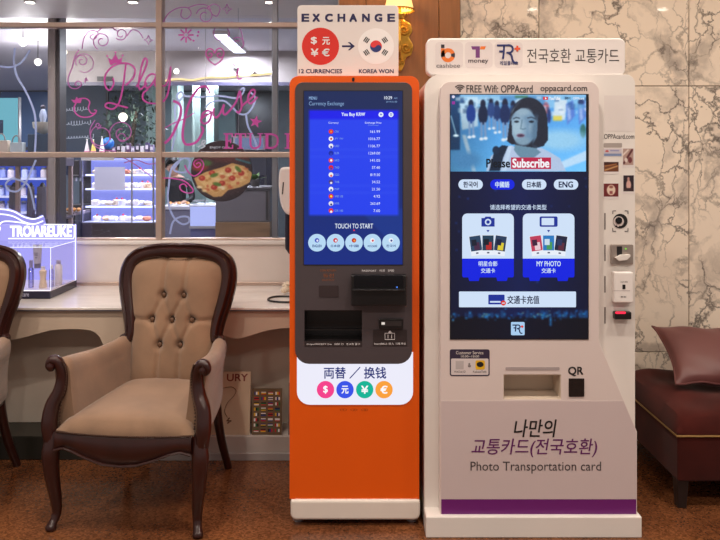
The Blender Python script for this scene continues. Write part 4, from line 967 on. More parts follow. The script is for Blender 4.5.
# ================================================================== WALL SCONCE ON THE WOOD PIER
def sconce():
    M_gold = mat('gilt_metal', (206, 158, 66), 0.28, 0.9, var=0.2, vscale=25)
    D = 3.5; t = thing('wall_sconce', 'ornate gilt wall sconce with a glowing cream shade on the wood pier', 'wall lamp', (X(399, DP), DP, Z(70, DP)))
    bp = [(399, 12), (406, 14), (404, 20), (410, 24), (412, 32), (409, 38), (413, 46), (411, 55), (406, 58), (404, 66), (400, 72), (396, 66), (393, 58), (388, 55), (386, 46), (390, 38), (387, 32), (389, 24), (394, 20), (392, 14)]
    bpw = [(X(a, DP), Z(b, DP)) for a, b in crom(bp, 4, True)]
    pl = MB().prism(bpw, DP - .02, DP - .0005).build('back_plate', M_gold, t, bevel=0.006, seg=2, angle=1.0)
    for a, b, r in ((404, 30, 5), (406, 48, 5), (393, 30, 5), (392, 48, 5), (400, 60, 4)):
        pts = [(X(a + (r - r * k / 16) * math.cos(k * .7), DP - .024), DP - .024, Z(b + (r - r * k / 16) * math.sin(k * .7), DP - .024)) for k in range(15)]
        MB().tube(pts, .006, 6, up=(0, 1, 0)).build('scroll_ornament', M_gold, pl, smooth=True)
    xc, yc = X(399, D), D; zb = Z(9, 3.47)
    MB().tube(crom([(xc, DP - .02, Z(50, DP)), (xc, yc + .02, Z(56, D)), (xc, yc - .02, Z(46, D)), (xc, yc - .01, Z(30, D)), (xc, yc, zb - .01)], 6), .009, 8).build('arm', M_gold, t, smooth=True)
    MB().lathe([(.006, -.05), (.022, -.042), (.024, -.02), (.012, -.012), (.012, .03)], (xc, yc, zb), 18).build('candle_cup', M_gold, t, smooth=True)
    MB().sphere((xc, yc, zb + .055), (.02, .02, .035), 12, 8).build('bulb', emit('bulb_warm', (255, 214, 140), 14.0), t, smooth=True)
    # tapered shade, open at both ends
    m = MB().grid(lambda u, v: (xc + (.072 - .03 * v) * math.cos(2 * PI * u), yc + (.072 - .03 * v) * math.sin(2 * PI * u), zb + .13 * v), 36, 8, True)
    msh = bpy.data.materials.new('lamp_shade'); msh.use_nodes = True; b = msh.node_tree.nodes['Principled BSDF']
    b.inputs['Base Color'].default_value = lin((250, 226, 170)); b.inputs['Roughness'].default_value = 0.8
    b.inputs['Emission Color'].default_value = lin((255, 205, 110)); b.inputs['Emission Strength'].default_value = 0.9
    sh = m.build('lamp_shade', msh, t, smooth=True)
    MB().tube([(xc + .0725 * math.cos(a), yc + .0725 * math.sin(a), zb + .002) for a in np.linspace(0, 2 * PI, 36, endpoint=False)], .004, 6, closed=True).build('shade_trim', M_gold, sh)
    m = MB()
    for k in range(28): a = 2 * PI * k / 28; m.sphere((xc + .072 * math.cos(a), yc + .072 * math.sin(a), zb - .005), .0045, 6, 4)
    tag(m.build('bead_fringe', M_gold, sh), kind='stuff')
    ld = bpy.data.lights.new('sconce_lamp', 'POINT'); ld.energy = 3; ld.color = (1, .72, .4); ld.shadow_soft_size = .03
    lo = bpy.data.objects.new('sconce_lamp', ld); COL.objects.link(lo); lo.location = Vector((xc, yc, zb + .14)) - Vector(t.location); lo.parent = t
sconce()

# ================================================================== THINGS ON AND UNDER THE COUNTER
def cosmetics_display():
    D0, D1, xr, xl = 3.615, 3.955, -1.555, -2.25
    t = thing('cosmetics_display', 'glowing acrylic cosmetics display stand with dark base and white lettering', 'display stand', (-1.9, 3.78, ZC))
    M_nb = mat('display_base', (40, 40, 62), 0.25); M_glow = emit('display_glow', (172, 168, 250), 1.0); M_edge = emit('display_edge', (240, 240, 255), 1.6)
    MB().box(xl, xr, D0, D1, ZC + .0005, ZC + .038).build('base', M_nb, t, bevel=0.003)
    MB().box(xl, xr - .002, D0 + .003, D1 - .02, ZC + .038, ZC + .043).build('display_floor', mat('display_floor', (236, 232, 244), 0.2), t)
    zt = Z(241, D1 - .03)
    bk = MB().box(xl, xr, D1 - .02, D1, ZC + .04, Z(224, D1)).build('light_panel', M_glow, t, bevel=0.004)
    for a, b in (((xr - .004, D0 + .004), (xr, D1 - .02)),): MB().box(a[0], b[0], a[1], b[1], ZC + .043, zt).build('acrylic_side', M_clear, t)
    MB().box(xl, xr - .004, D0 + .004, D0 + .008, ZC + .043, zt).build('acrylic_front', M_clear, t)
    MB().box(xl, xr, D0 + .004, D1 - .02, zt, zt + .004).build('acrylic_top', M_clear, t)
    e = .001
    m = MB(); m.box(xr - e, xr + e, D0 + .004 - e, D0 + .004 + e, ZC + .043, zt); m.box(xr - e, xr + e, D0 + .004, D1 - .02, zt - e, zt + e); m.box(xl, xr, D0 + .004 - e, D0 + .004 + e, zt + .002, zt + .002 + 2 * e); m.box(xr - .001, xr + e, D1 - .024, D1 - .018, ZC + .04, Z(224, D1)); m.box(xl, xr - e, D0 + .002, D0 + .004, ZC + .041, ZC + .044)
    m.build('lit_edges', M_edge, t)
    DL = D1 - .022
    txt(t, 'TROIAREUKE', (10.5, 226, 71.5, 236.5), DL, emit('display_letters', (255, 255, 255), 1.5), 0.04)
    m = MB(); q = lambda a, b: (X(a, DL), Z(b, DL))
    m.ribbon([q(8.5, 238.5), q(73.5, 238.5), q(74.5, 236), q(74.5, 226), q(72, 224.6), q(44, 224.4)], .006, DL - .003, smooth=False); m.build('letter_outline', M_edge, t)
    txt(t, 'trouble care', (8, 292.2, 29, 296.4), D0, mat('soft_white_ink', (190, 190, 215), 0.5), 0.01)
    # wavy crest above the panel
    cr = [(-90, 226), (-90, 214), (-40, 210), (-5, 208), (12, 210), (24, 216), (34, 218.5), (41, 215), (43.5, 219), (45, 225)]
    MB().prism([q(a, b) for a, b in crom(cr, 4)] , D1 - .018, D1 - .006).build('wave_crest', emit('crest_glow', (160, 156, 245), 0.9), t)
    m = MB()
    for dy in (0, 5): m.ribbon([q(a, b + dy) for a, b in ((-90, 214), (-40, 210.5), (-5, 209), (12, 211), (24, 217), (34, 219), (43, 216))], .007, D1 - .021)
    m.ribbon([q(-30, 226), q(-8, 224), q(0, 228), q(-4, 234), q(2, 222), q(20, 222.5), q(30, 224.5)], .007, D1 - .0215); m.build('wave_lines', M_edge, t)
    return t
cosmetics_display()
Zf = ZC + .0435
def lathe_thing(name, label, cat, px, D, z0, parts, group=None):
    x = X(px, D); t = thing(name, label, cat, (x, D, z0), group)
    for nm, m, prof in parts: MB().lathe(prof, (x, D, z0), 20).build(nm, m, t, smooth=True)
    return t
M_pb = mat('bottle_pearl', (224, 220, 234), 0.25); M_lv = mat('cap_lavender', (150, 146, 190), 0.3); M_beige = mat('bottle_beige', (226, 204, 180), 0.3); M_cg = mat('tube_grey', (176, 172, 190), 0.3); M_cb = glass_mat('bottle_clear', (0.8, 0.8, 0.92), 1.45, 1.0)
lathe_thing('lotion_bottle', 'white lotion bottle with lavender cap inside the lit display', 'bottle', 58.5, 3.785, Zf, [('body', M_pb, [(.018, 0), (.019, .004), (.019, .098), (.012, .108)]), ('cap', M_lv, [(.011, .1085), (.011, .126), (.009, .128)])], 'cosmetics in the lit display')
lathe_thing('toner_bottle', 'slim clear toner bottle beside the white lotion bottle', 'bottle', 51.5, 3.72, Zf, [('body', M_cb, [(.010, 0), (.010, .085), (.006, .092)]), ('cap', M_pb, [(.007, .0925), (.007, .112)])], 'cosmetics in the lit display')
lathe_thing('essence_bottle', 'beige hourglass essence bottle standing in the lit display', 'bottle', 43, 3.70, Zf, [('body', M_beige, [(.019, 0), (.020, .01), (.014, .045), (.017, .07), (.018, .085), (.010, .092)]), ('cap', M_pb, [(.010, .0925), (.010, .108)])], 'cosmetics in the lit display')
lathe_thing('serum_bottle', 'small clear serum bottle with dark cap in the lit display', 'bottle', 31, 3.70, Zf, [('body', M_cb, [(.012, 0), (.012, .095), (.007, .102)]), ('cap', M_lv, [(.009, .1025), (.009, .14)])], 'cosmetics in the lit display')
def riser_and_tube():
    D = 3.85; x = X(37.5, D)
    r = thing('acrylic_riser', 'clear acrylic block lifting the cream tube in the display', 'riser', (x, D, Zf)); zr = Z(268, D)
    MB().box(x - .03, x + .03, D - .025, D + .025, zr - .004, zr).build('shelf_plate', M_clear, r); MB().box(x - .03, x - .026, D - .025, D + .025, Zf, zr - .004).build('riser_leg', M_clear, r); MB().box(x + .026, x + .03, D - .025, D + .025, Zf, zr - .004).build('riser_leg', M_clear, r)
    t = thing('cream_tube', 'grey cosmetic tube standing on its cap on the acrylic riser', 'tube', (x, D, zr + .0005), 'cosmetics in the lit display'); z0 = zr + .0008
    MB().lathe([(.017, 0), (.017, .022), (.016, .024)], (x, D, z0), 20).build('cap', mat('cap_dark', (120, 116, 140), 0.3), t, smooth=True)
    h = .10
    def f(u, v):
        a = 2 * PI * u; rx = .019 + .006 * v; ry = .019 * (1 - v) + .0015
        return (x + rx * math.cos(a), D + ry * math.sin(a), z0 + .0245 + v * h)
    m = MB().grid(f, 24, 8, True); m.f.append(tuple(range(0, 24 * 8, 8))[::-1]); m.f.append(tuple(range(7, 24 * 8, 8))); b = m.build('body', M_cg, t, smooth=True)
    for k, w_ in ((.055, .012), (.045, .009), (.03, .006)): MB().box(x - w_, x + w_, D - .0175 + .012 * k, D - .0168 + .012 * k, z0 + .0245 + k, z0 + .0275 + k).build('label_print', mat('print_slate', (96, 92, 120), 0.5), b)
riser_and_tube()

def styler():
    D = 3.78; zc = ZC
    t = thing('hair_styler', 'white rounded hand held hair tool with black grip in a stand beside the orange kiosk', 'hair tool', (X(292, D), D, zc))
    Mw = mat('styler_white', (232, 226, 224), 0.25)
    out = [(287, 167), (281, 168.5), (279.2, 176), (279.4, 190), (281, 203), (284.5, 211), (289, 214.5), (294, 213), (297, 200), (297, 175), (294, 168)]
    o2 = [(X(a, D), Z(b, D)) for a, b in crom(out, 4, True)]
    h = MB().prism(o2, D - .03, D + .03).build('head', Mw, t, bevel=0.012, seg=3, angle=1.0)
    MB().ribbon([(X(284, D), Z(182, D)), (X(283, D), Z(194, D))], .006, D - .032, smooth=False).build('head_print', M_dark, h)
    MB().tube([W(288.5, 213, D), W(288, 235, D), W(289, 248, D), W(291, 253, D)], [.018, .017, .02, .012], 12, up=(0, 1, 0)).build('grip', mat('grip_navy', (34, 32, 48), 0.35), t, smooth=True)
    MB().tube([W(291, 252, D), W(299, 262, D), (X(310, D), D, zc + .012)], .008, 8).build('stand_arm', M_steel, t, smooth=True)
    MB().lathe([(.06, 0.0006), (.06, .008), (.05, .012), (.01, .013)], (X(310, D), D, zc), 24).build('stand_base', M_dark, t, smooth=True)
styler()
def cable():
    D = 3.62; z = ZC + .0055
    P = [(300, 3.63), (288, 3.655), (275, 3.65), (268.5, 3.60), (270, 3.54), (280, 3.515), (292, 3.51), (310, 3.53)]
    pts = [(X(a, d), d, z) for a, d in P]
    c = MB().tube(crom(pts, 6), .005, 8).build('power_cable', M_black, loc=(X(280, D), D, ZC), smooth=True); tag(c, 'thin black power cable looped on the counter by the orange kiosk', 'cable')
    D2 = 3.74; t = thing('cream_flower', 'cream fabric flower lying on the counter behind the cable loop', 'ornament', (X(286.5, D2), D2, ZC))
    Mc = mat('cream_fabric', (228, 212, 190), 0.7, var=0.1)
    for k, (dx, dz, r) in enumerate(((0, .032, .026), (-.014, .022, .02), (.016, .022, .02), (.004, .055, .016), (-.010, .044, .018))):
        MB().sphere((X(287.5, D2) + dx, D2 - .012 * (k % 2), ZC + .002 + dz), (r, r * .7, r * .8), 12, 8).build('petal', Mc, t, smooth=True)
cable()

def boards():
    zl = .1145; D = 3.428
    def lean(name, label, cat, x0, x1, h, m, y0=D, tilt=.12):
        t = thing(name, label, cat, ((x0 + x1) / 2, y0, zl))
        dy = math.sin(tilt); cz = math.cos(tilt)
        def P(px_, v, off=0.0): return (px_, y0 + v * dy - off * cz + .004, zl + .0006 + v * cz + off * dy)
        vs_ = [P(x0, 0), P(x1, 0), P(x1, h), P(x0, h)] + [P(x0, 0, -.008), P(x1, 0, -.008), P(x1, h, -.008), P(x0, h, -.008)]
        b = MB().add(vs_, [(0, 1, 2, 3), (7, 6, 5, 4), (0, 4, 5, 1), (1, 5, 6, 2), (2, 6, 7, 3), (3, 7, 4, 0)]).build('board', m, t)
        return t, P, b
    x0, x1 = X(196, D), X(249.5, D); h = .292
    t, P, b = lean('poster_board', 'beige poster board with brown lettering leaning under the counter', 'poster', x0, x1, h, mat('poster_beige', (206, 186, 160), 0.6, var=0.04))
    v, f = text_mesh('URY', 0.02); xs = [p[0] for p in v]; ys = [p[1] for p in v]; w0 = X(225.5, D); w1 = X(247, D)
    vv = [P(w0 + (p[0] - min(xs)) / (max(xs) - min(xs)) * (w1 - w0), .248 + (p[1] - min(ys)) / (max(ys) - min(ys)) * .035, .0012) for p in v]
    MB().add(vv, f).build('lettering', mat('maroon_ink', (126, 60, 52), 0.6), t)
    m = MB(); Mb = mat('sketch_brown', (122, 92, 70), 0.6)
    m.tube([P(*p, .001) for p in crom([(X(221, D), .215), (X(230, D), .222), (X(235, D), .205), (X(233, D), .18), (X(227, D), .15), (X(224, D), .11), (X(227, D), .08)], 5)], [(.004, .0012)] * 31, 6); m.build('swirl_drawing', Mb, t)
    m = MB()
    for k in range(14): a = k * 2.4; m.sphere(P(X(228, D) + .012 * math.cos(a) * (k % 3) / 2, .065 + .012 * math.sin(a) * (k % 4) / 3, .001), (.004, .001, .004), 6, 4)
    m.build('flower_drawing', Mb, t)
    x0, x1 = X(251.5, D), X(281.5, D); h = .214
    t, P, b = lean('flag_board', 'brown notice board printed with rows of small national flags under the counter', 'notice board', x0, x1, h, mat('flag_board', (112, 92, 68), 0.55, var=0.05))
    pal = [(236, 232, 228), (190, 34, 40), (32, 54, 130), (30, 110, 60), (236, 190, 40), (30, 30, 34), (200, 40, 50), (240, 240, 240)]
    rnd = random.Random(3)
    for r in range(8):
        for c in range(4):
            cx = x0 + (c + .62) * (x1 - x0) / 4.25; cz = h - .022 - r * .0245; w_, hh = .0115, .007; st = rnd.choice(('v', 'h', 'dot')); cols = rnd.sample(pal, 3)
            vs_ = []; fs = []; ci = []
            for k in range(3):
                if st == 'v': qd = (cx - w_ + k * 2 * w_ / 3, cx - w_ + (k + 1) * 2 * w_ / 3, cz - hh, cz + hh)
                else: qd = (cx - w_, cx + w_, cz - hh + k * 2 * hh / 3, cz - hh + (k + 1) * 2 * hh / 3)
                o = len(vs_); vs_ += [P(qd[0], qd[2], .001), P(qd[1], qd[2], .001), P(qd[1], qd[3], .001), P(qd[0], qd[3], .001)]; fs.append((o, o + 1, o + 2, o + 3))
            fo = MB().add(vs_, fs).build('flag', mat('fl_%d_%d_%d' % cols[0], cols[0], 0.6), t)
            for k in (1, 2): fo.data.materials.append(mat('fl_%d_%d_%d' % cols[k], cols[k], 0.6)); fo.data.polygons[k].material_index = k
    x0, x1 = X(288, D), X(312, D)
    lean('leaning_panel', 'grey panel leaning half hidden behind the orange kiosk', 'panel', x0, x1, .24, mat('panel_slate', (108, 104, 106), 0.5, var=0.05))
boards()

# ================================================================== DECALS ON THE GLASS
DD = DG - .0022
def vinyl(name, rgb):
    m = bpy.data.materials.new(name); m.use_nodes = True; nt = m.node_tree; b = nt.nodes['Principled BSDF']
    b.inputs['Base Color'].default_value = lin(rgb); b.inputs['Roughness'].default_value = 0.5
    tl = nt.nodes.new('ShaderNodeBsdfTranslucent'); tl.inputs['Color'].default_value = lin(rgb)
    mx = nt.nodes.new('ShaderNodeMixShader'); mx.inputs[0].default_value = 0.35
    nt.links.new(b.outputs[0], mx.inputs[1]); nt.links.new(tl.outputs[0], mx.inputs[2]); nt.links.new(mx.outputs[0], nt.nodes['Material Output'].inputs['Surface'])
    return m
PINK = vinyl('pink_vinyl', (226, 104, 200))
LPINK = vinyl('pale_pink_vinyl', (206, 128, 204))
def qd(a, b): return (X(a, DD), Z(b, DD))
def decal(name, label, strokes, w, m=PINK, shapes=(), smooth=True, part='stroke'):
    ax, ay = strokes[0][0] if strokes else shapes[0][0]
    t = thing(name, label, 'window decal', W(ax, ay, DD))
    for i, s in enumerate(strokes):
        ww = (w[i] if isinstance(w, (list, tuple)) else w) * DD / F
        MB().ribbon([qd(*p) for p in s], ww, DD - .0002 * i, smooth).build(part, m, t)
    for s in shapes: MB().prism([qd(*p) for p in s], DD, DD + .0015).build('shape', m, t)
    return t
def spiral(cx, cy, r, turns, a0=0.0, dirn=1, n=None, r1=0.0):
    n = n or int(12 * turns) + 2
    return [(cx + (r + (r1 - r) * k / (n - 1)) * math.cos(a0 + dirn * 2 * PI * turns * k / (n - 1)), cy + (r + (r1 - r) * k / (n - 1)) * math.sin(a0 + dirn * 2 * PI * turns * k / (n - 1))) for k in range(n)]
play = [[(126, 63.3), (124.5, 74), (123.3, 84.4), (120, 100), (116, 107), (111, 109), (105.5, 106.6), (106.5, 103.5), (111, 103), (119, 105.5), (128, 107.7)],
        [(113, 78), (113.6, 84), (110, 90), (106, 87.5), (104.6, 80), (107, 72), (115.5, 64.8), (126.7, 63.3), (134.4, 68), (133.6, 77), (125.5, 85.5)],
        [(136.5, 87), (142, 76), (147, 63), (146, 58.6), (143.5, 60), (140.5, 71), (138.6, 84), (140.5, 89.5), (147, 83)],
        [(156, 75), (151, 74), (146, 79), (145, 85.5), (148, 88), (153, 82.5), (156.4, 75), (155, 84), (157, 86.5), (161.5, 80)],
        [(161, 73.5), (161, 82), (163.5, 86), (167, 83), (170.4, 70), (170.7, 67), (170.4, 75), (169, 88), (166, 98), (160, 103), (149, 103), (143, 99), (143.5, 93), (148, 89.5)]]
house = [[(173, 101), (178, 103), (181, 108), (180, 117), (176.5, 126), (171, 137), (164.6, 143.4)], [(210, 93.5), (207, 87.4), (203, 86.6), (198, 89), (190, 101), (184.6, 119), (182.6, 135), (184.6, 143), (189, 144.6), (197, 141.4), (203, 131), (201, 126)],
         [(165, 128), (174, 123), (184, 119), (194, 113)], [(201, 120.4), (203, 113.5), (208, 110.6), (211.4, 114), (209, 121), (204, 123.8), (201, 120), (205, 116), (213, 112)],
         [(214, 108), (213.6, 115), (216.6, 117.6), (221, 112), (224, 104.5), (223, 111.5), (225.4, 114.6), (231, 109)], [(231, 109), (236, 102), (239.8, 91), (241, 99), (241.6, 107), (239, 112.6), (236.4, 111)],
         [(241, 107), (247, 101.5), (253, 96.5), (255, 91.4), (252.4, 89.6), (249, 94), (248, 100.6), (251, 103.4), (257.6, 97)]]
decal('play_house_decal', 'large pink handwritten Play House lettering on the shop window', play + house, [1.7] * 5 + [2.5, 2.4, 1.0, 2.0, 2.0, 2.0, 2.0])
# serif capitals
def serif():
    t = thing('shop_name_decal', 'pink serif capital shop name lettering low on the window', 'window decal', W(224, 149, DD))
    yt, yb = 133.2, 148.8
    def build(rects, extra=()):
        m = MB()
        for k, (a, b, c, d) in enumerate(rects): m.prism([qd(a, b), qd(c, b), qd(c, d), qd(a, d)], DD - .0002 * k, DD + .0015)
        for e in extra: m.ribbon([qd(*p) for p in e[0]], e[1] * DD / F, DD - .0012)
        m.build('letter', PINK, t)
    E = lambda x: [(x + 1.8, yt, x + 4.4, yb), (x, yt, x + 9.2, yt + 1.3), (x, yb - 1.3, x + 9.6, yb), (x + 1.8, 140.4, x + 7.4, 141.6), (x + 7.9, yt, x + 9.2, yt + 4), (x + 8.3, yb - 4, x + 9.6, yb), (x + 6.4, 138.8, x + 7.5, 143.2)]
    build(E(223.6)); build([(239, yt, 241.8, yb), (234.6, yt, 246.2, yt + 1.3), (234.6, yt, 235.9, yt + 4), (244.9, yt, 246.2, yt + 4), (237.4, yb - 1, 243.4, yb)])
    build([(247.4, yt, 253, yt + 1), (257.6, yt, 263, yt + 1)], (([(250.4, yt), (250.4, 140), (250.8, 145.4), (253, 148), (256, 148), (259, 146.4), (260.2, 143), (260.2, yt)], 1.9),))
    build([(265.4, yt, 268.4, yb), (264, yt, 271, yt + 1), (264, yb - 1, 271, yb)], (([(268, yt + .9), (273, yt + 1.2), (277, 137), (277.6, 141), (276.6, 145.4), (273, 147.8), (268, 147.9)], 2.0),)); build(E(284.6))
serif()
crown = [[(110.4, 65.4), (107.6, 57.4), (111.6, 60), (115.4, 53.6), (118.4, 60), (122.2, 57), (121, 64.2), (115.6, 63)]]
t_ = decal('crown_decal', 'small pink crown above the Play lettering', [], 1, shapes=crown)
for a, b in ((107.2, 56), (115.4, 52.4), (122.6, 55.4)): MB().prism([qd(*p) for p in circ(a, b, 1.0, 10)], DD, DD + .0015).build('crown_pearl', PINK, t_)
decal('heart_decal', 'pink curled heart outline above the House lettering', [[(208.6, 54.6), (210.6, 53.2), (212, 55), (210, 57.4), (206.6, 56.4), (206, 52), (208.6, 48.8), (212.4, 49.6), (214.6, 53.4)], [(220.6, 54.6), (218.8, 53.2), (217.2, 55), (219, 57.4), (222.6, 56.6), (223.8, 52.4), (221, 48.4), (217, 49.4), (214.6, 53.4)], [(206, 53.6), (208.6, 60), (215, 65)], [(223.8, 53.6), (221.4, 60), (215, 65)]], 1.3)
star = [(255.6 + (6.6 if k % 2 == 0 else 2.8) * math.sin(PI * k / 5 + .2), 121.8 - (6.6 if k % 2 == 0 else 2.8) * math.cos(PI * k / 5 + .2)) for k in range(10)]
decal('star_decal', 'solid pink five pointed star above the shop name', [], 1, shapes=[star])
t_ = decal('burst_decal', 'pink eight rayed starburst near the window bar', [[(186 + 2 * math.cos(PI * k / 4), 35 + 2 * math.sin(PI * k / 4)), (186 + 7.6 * math.cos(PI * k / 4), 35 + 7.6 * math.sin(PI * k / 4))] for k in range(8)], 1.5, smooth=False)
for a, b in ((193.5, 40.6), (197.6, 35.6), (198.4, 32)): MB().prism([qd(*p) for p in circ(a, b, 1.1, 10)], DD, DD + .0015).build('dot', PINK, t_)
def sparkle(cx, cy, r): return [(cx, cy - r), (cx + r * .35, cy - r * .2), (cx + r, cy), (cx + r * .3, cy + r * .3), (cx, cy + r), (cx - r * .35, cy + r * .2), (cx - r, cy), (cx - r * .3, cy - r * .3), (cx, cy - r)]
decal('sparkle_decal', 'thin pink sparkle outline left of the upright window bar', [sparkle(148.4, 40, 4.6)], .8, LPINK, smooth=False)
decal('sparkle_decal', 'thin pink sparkle outline at the right end of the cloud scrolls', [sparkle(227, 9, 5)], .8, LPINK, smooth=False)
decal('scroll_decal', 'tall pink scroll of thin curls at the left of the Play lettering', [spiral(82, 61, 7, 1.4, 2.5, 1, r1=1.5), [(79, 50), (75, 56), (72, 68), (68, 78), (70, 87), (77, 88.4), (81.6, 84), (78, 81), (75, 84), (77, 86)], spiral(84, 64, 11, .8, 3.4, 1, r1=8), [(84.4, 81), (86, 79), (87.6, 81), (86, 78), (85, 83)]], [.9, 1.1, .7, 1.2], LPINK)
decal('scroll_decal', 'pink cloud curls over the top left of the Play lettering', [spiral(102, 41, 9.4, 1.5, 2.0, 1, r1=2), [(82, 49), (84, 38), (90, 31), (97, 32), (96, 38), (92, 39), (90, 36), (94, 34)], spiral(121, 34, 6.4, 1.3, 2.5, -1, r1=2.5), [(97, 32), (104, 27), (112, 28), (117, 31)], [(127, 36), (132, 30), (139, 32), (143, 38)]], .9, LPINK)
decal('scroll_decal', 'pink cloud curls over the House lettering crossing the window bar', [[(163, 23), (168, 14), (178, 8), (188, 8), (191, 14), (186, 19), (181, 16), (182, 9)], spiral(205, 16, 9, 1.3, 3.4, 1, r1=3), [(188, 8), (196, 5), (206, 5), (211, 10)], spiral(222, 33, 9, 1.0, 5.6, -1, r1=7), spiral(238, 44, 7, 1.2, 4.0, 1, r1=3), [(231, 22), (238, 26), (242, 34), (243, 44)], [(207, 8), (214, 4), (220, 8), (217, 16), (212, 14)]], .9, LPINK)
decal('scroll_decal', 'pink curl and comma mark above the House word', [[(233, 64), (235, 66)], [(238.6, 68), (237, 74), (238.4, 79), (242, 78.6)]], 1.6)
decal('swan_decal', 'pink crowned swan outline left of the Play lettering', [[(77, 100), (80, 98.6), (86, 98.6), (89.6, 102), (88.4, 108), (91, 113), (95, 113), (96.4, 110.6), (94, 110)], [(76, 103), (74, 108), (76, 113.6), (82, 117), (90, 116.6), (96, 113)]], 1.3, shapes=[[(74, 103), (71, 99.6), (75, 100), (76.6, 96.6), (78.6, 100), (82, 98.4), (80.6, 103)]])
decal('scroll_decal', 'pink spiral curls below the Play lettering touching the lower bar', [spiral(101, 136, 11, 1.0, 4.2, -1, r1=8), spiral(98, 125, 3, 1.2, 0, 1, r1=.8), spiral(122, 133, 13, 1.35, 2.6, 1, r1=4), [(95, 120), (90, 130), (93, 144), (104, 150), (116, 151)], spiral(122, 137, 5, 1, 0, 1, r1=3)], 1.0, LPINK)
decal('scroll_decal', 'pink curled heart ribbon under the lower bar beside the pizza sign', [[(196, 164), (199, 162.6), (200.6, 165), (197, 167.6), (193.6, 164), (196, 160), (201, 159.8), (203.6, 165), (200.4, 172), (194, 176), (188, 171.6), (184.6, 165)], [(160, 178), (172, 178.4), (184, 181), (192, 188), (192.6, 192), (187, 193), (181, 190), (180, 185.6), (184, 184), (187, 187)]], 1.3)
decal('scroll_decal', 'pink trailing wisps under the lower bar left of the upright', [[(118, 156), (128, 160), (140, 168), (152, 177)], [(124, 163), (136, 160), (148, 164), (157, 163)], [(157, 160), (160, 163), (163, 161)]], [.9, .9, 2.2], LPINK)

# ================================================================== THE SHOP BEHIND THE GLASS
ZCE = 2.485
M_ceil = mat('shop_ceiling', (222, 218, 226), 0.6, var=0.02)
def pbox(px0, py0, px1, py1, D0, D1): return MB().box(X(px0, D0), X(px1, D0), D0, D1, Z(py1, D0), Z(py0, D0))
o = MB().box(-7, 0.2, 4.95, 12, ZCE, ZCE + .1).build('ceiling_shop', M_ceil); tag(o, 'pale shop ceiling with a bright strip light', 'ceiling', kind='structure')
o = MB().box(-7, -.11, 4.12, 4.95, 2.40, 2.47).build('ceiling_soffit', mat('soffit', (232, 224, 220), 0.6, var=0.02)); tag(o, 'lowered grey ceiling strip just inside the shop window', 'ceiling', kind='structure')
o = MB().box(-7, -.11, 4.12, 4.95, 2.47, 2.95).build('trim_1', M_ceil); tag(o, 'closing panel above the lowered shop ceiling', 'panel', kind='structure')
wb = thing('wall_shop', 'far shop wall of pale green glazed panels and dark panels', 'wall', (-2, 11, 0), kind='structure')
MB().box(-7, .2, 11, 11.1, 0, ZCE).build('wall_body', mat('shop_wall', (96, 104, 112), 0.5, var=0.08), wb)
for a, b, c in ((150, 172, (150, 178, 178)), (173, 196, (190, 214, 210)), (197, 214, (160, 188, 186)), (215, 236, (140, 168, 170)), (237, 275, (46, 44, 56)), (62, 104, (120, 130, 142)), (105, 149, (110, 126, 132)), (0, 60, (100, 128, 168))):
    MB().box(X(a, 10.97), X(b, 10.97), 10.97, 11, .02, ZCE - .02).build('panel', mat('shop_panel_%d' % a, c, 0.25, var=0.1, vscale=3), wb, bevel=0.01, seg=1)
for nm, a, b in (('wall_shop_left', -7, -6.9), ('wall_shop_right', .1, .2)):
    o = MB().box(a, b, 4.1, 11, 0, ZCE).build(nm, mat('shop_wall', (96, 104, 112))); tag(o, 'plain grey side wall of the shop ' + ('past the far column' if a < 0 else 'behind the wood pier'), 'wall', kind='structure')
o = MB().box(X(58, 7), .09, 7, 7.25, Z(82, 7), ZCE).build('trim_2', mat('beam_grey', (150, 140, 138), 0.5, var=0.05)); tag(o, 'grey beam crossing the shop below its ceiling', 'beam', kind='structure')
o = pbox(58, 82, 290, 85.5, 6.985, 7.0).build('trim_3', mat('beam_edge', (70, 66, 90), 0.4)); tag(o, 'dark blue edge strip under the shop beam', 'trim', kind='structure')
# columns inside
cl = thing('shop_column', 'slim grey brown column just behind the window with a dark side strip', 'column', (X(55, 5), 5, 0))
MB().box(X(49.6, 5), X(57, 5), 4.965, 5.1, 0, 2.484).build('shaft', mat('column_taupe', (142, 132, 128), 0.4, var=0.06), cl, bevel=0.006)
MB().box(X(57.2, 5), X(60.6, 5), 4.985, 5.1, 0, 2.484).build('side_strip', mat('column_dark', (64, 58, 62), 0.4), cl, bevel=0.003)
for a, b, dd in ((146, 153, 9.4), (171, 178, 9.0), (206, 214, 9.2), (192, 195, 8.6)):
    c = MB().box(X(a, dd), X(b, dd), dd, dd + .3, 0, ZCE - .001).build('pale_column', mat('pale_green', (176, 200, 192), 0.35, var=0.05), bevel=0.01); tag(c, {146: 'pale green column right of the dark tree', 171: 'pale green column behind the shop assistant', 206: 'wide pale green column behind the pizza sign', 192: 'thin pale green post between the green columns'}[a], 'column', 'pale columns in the shop')
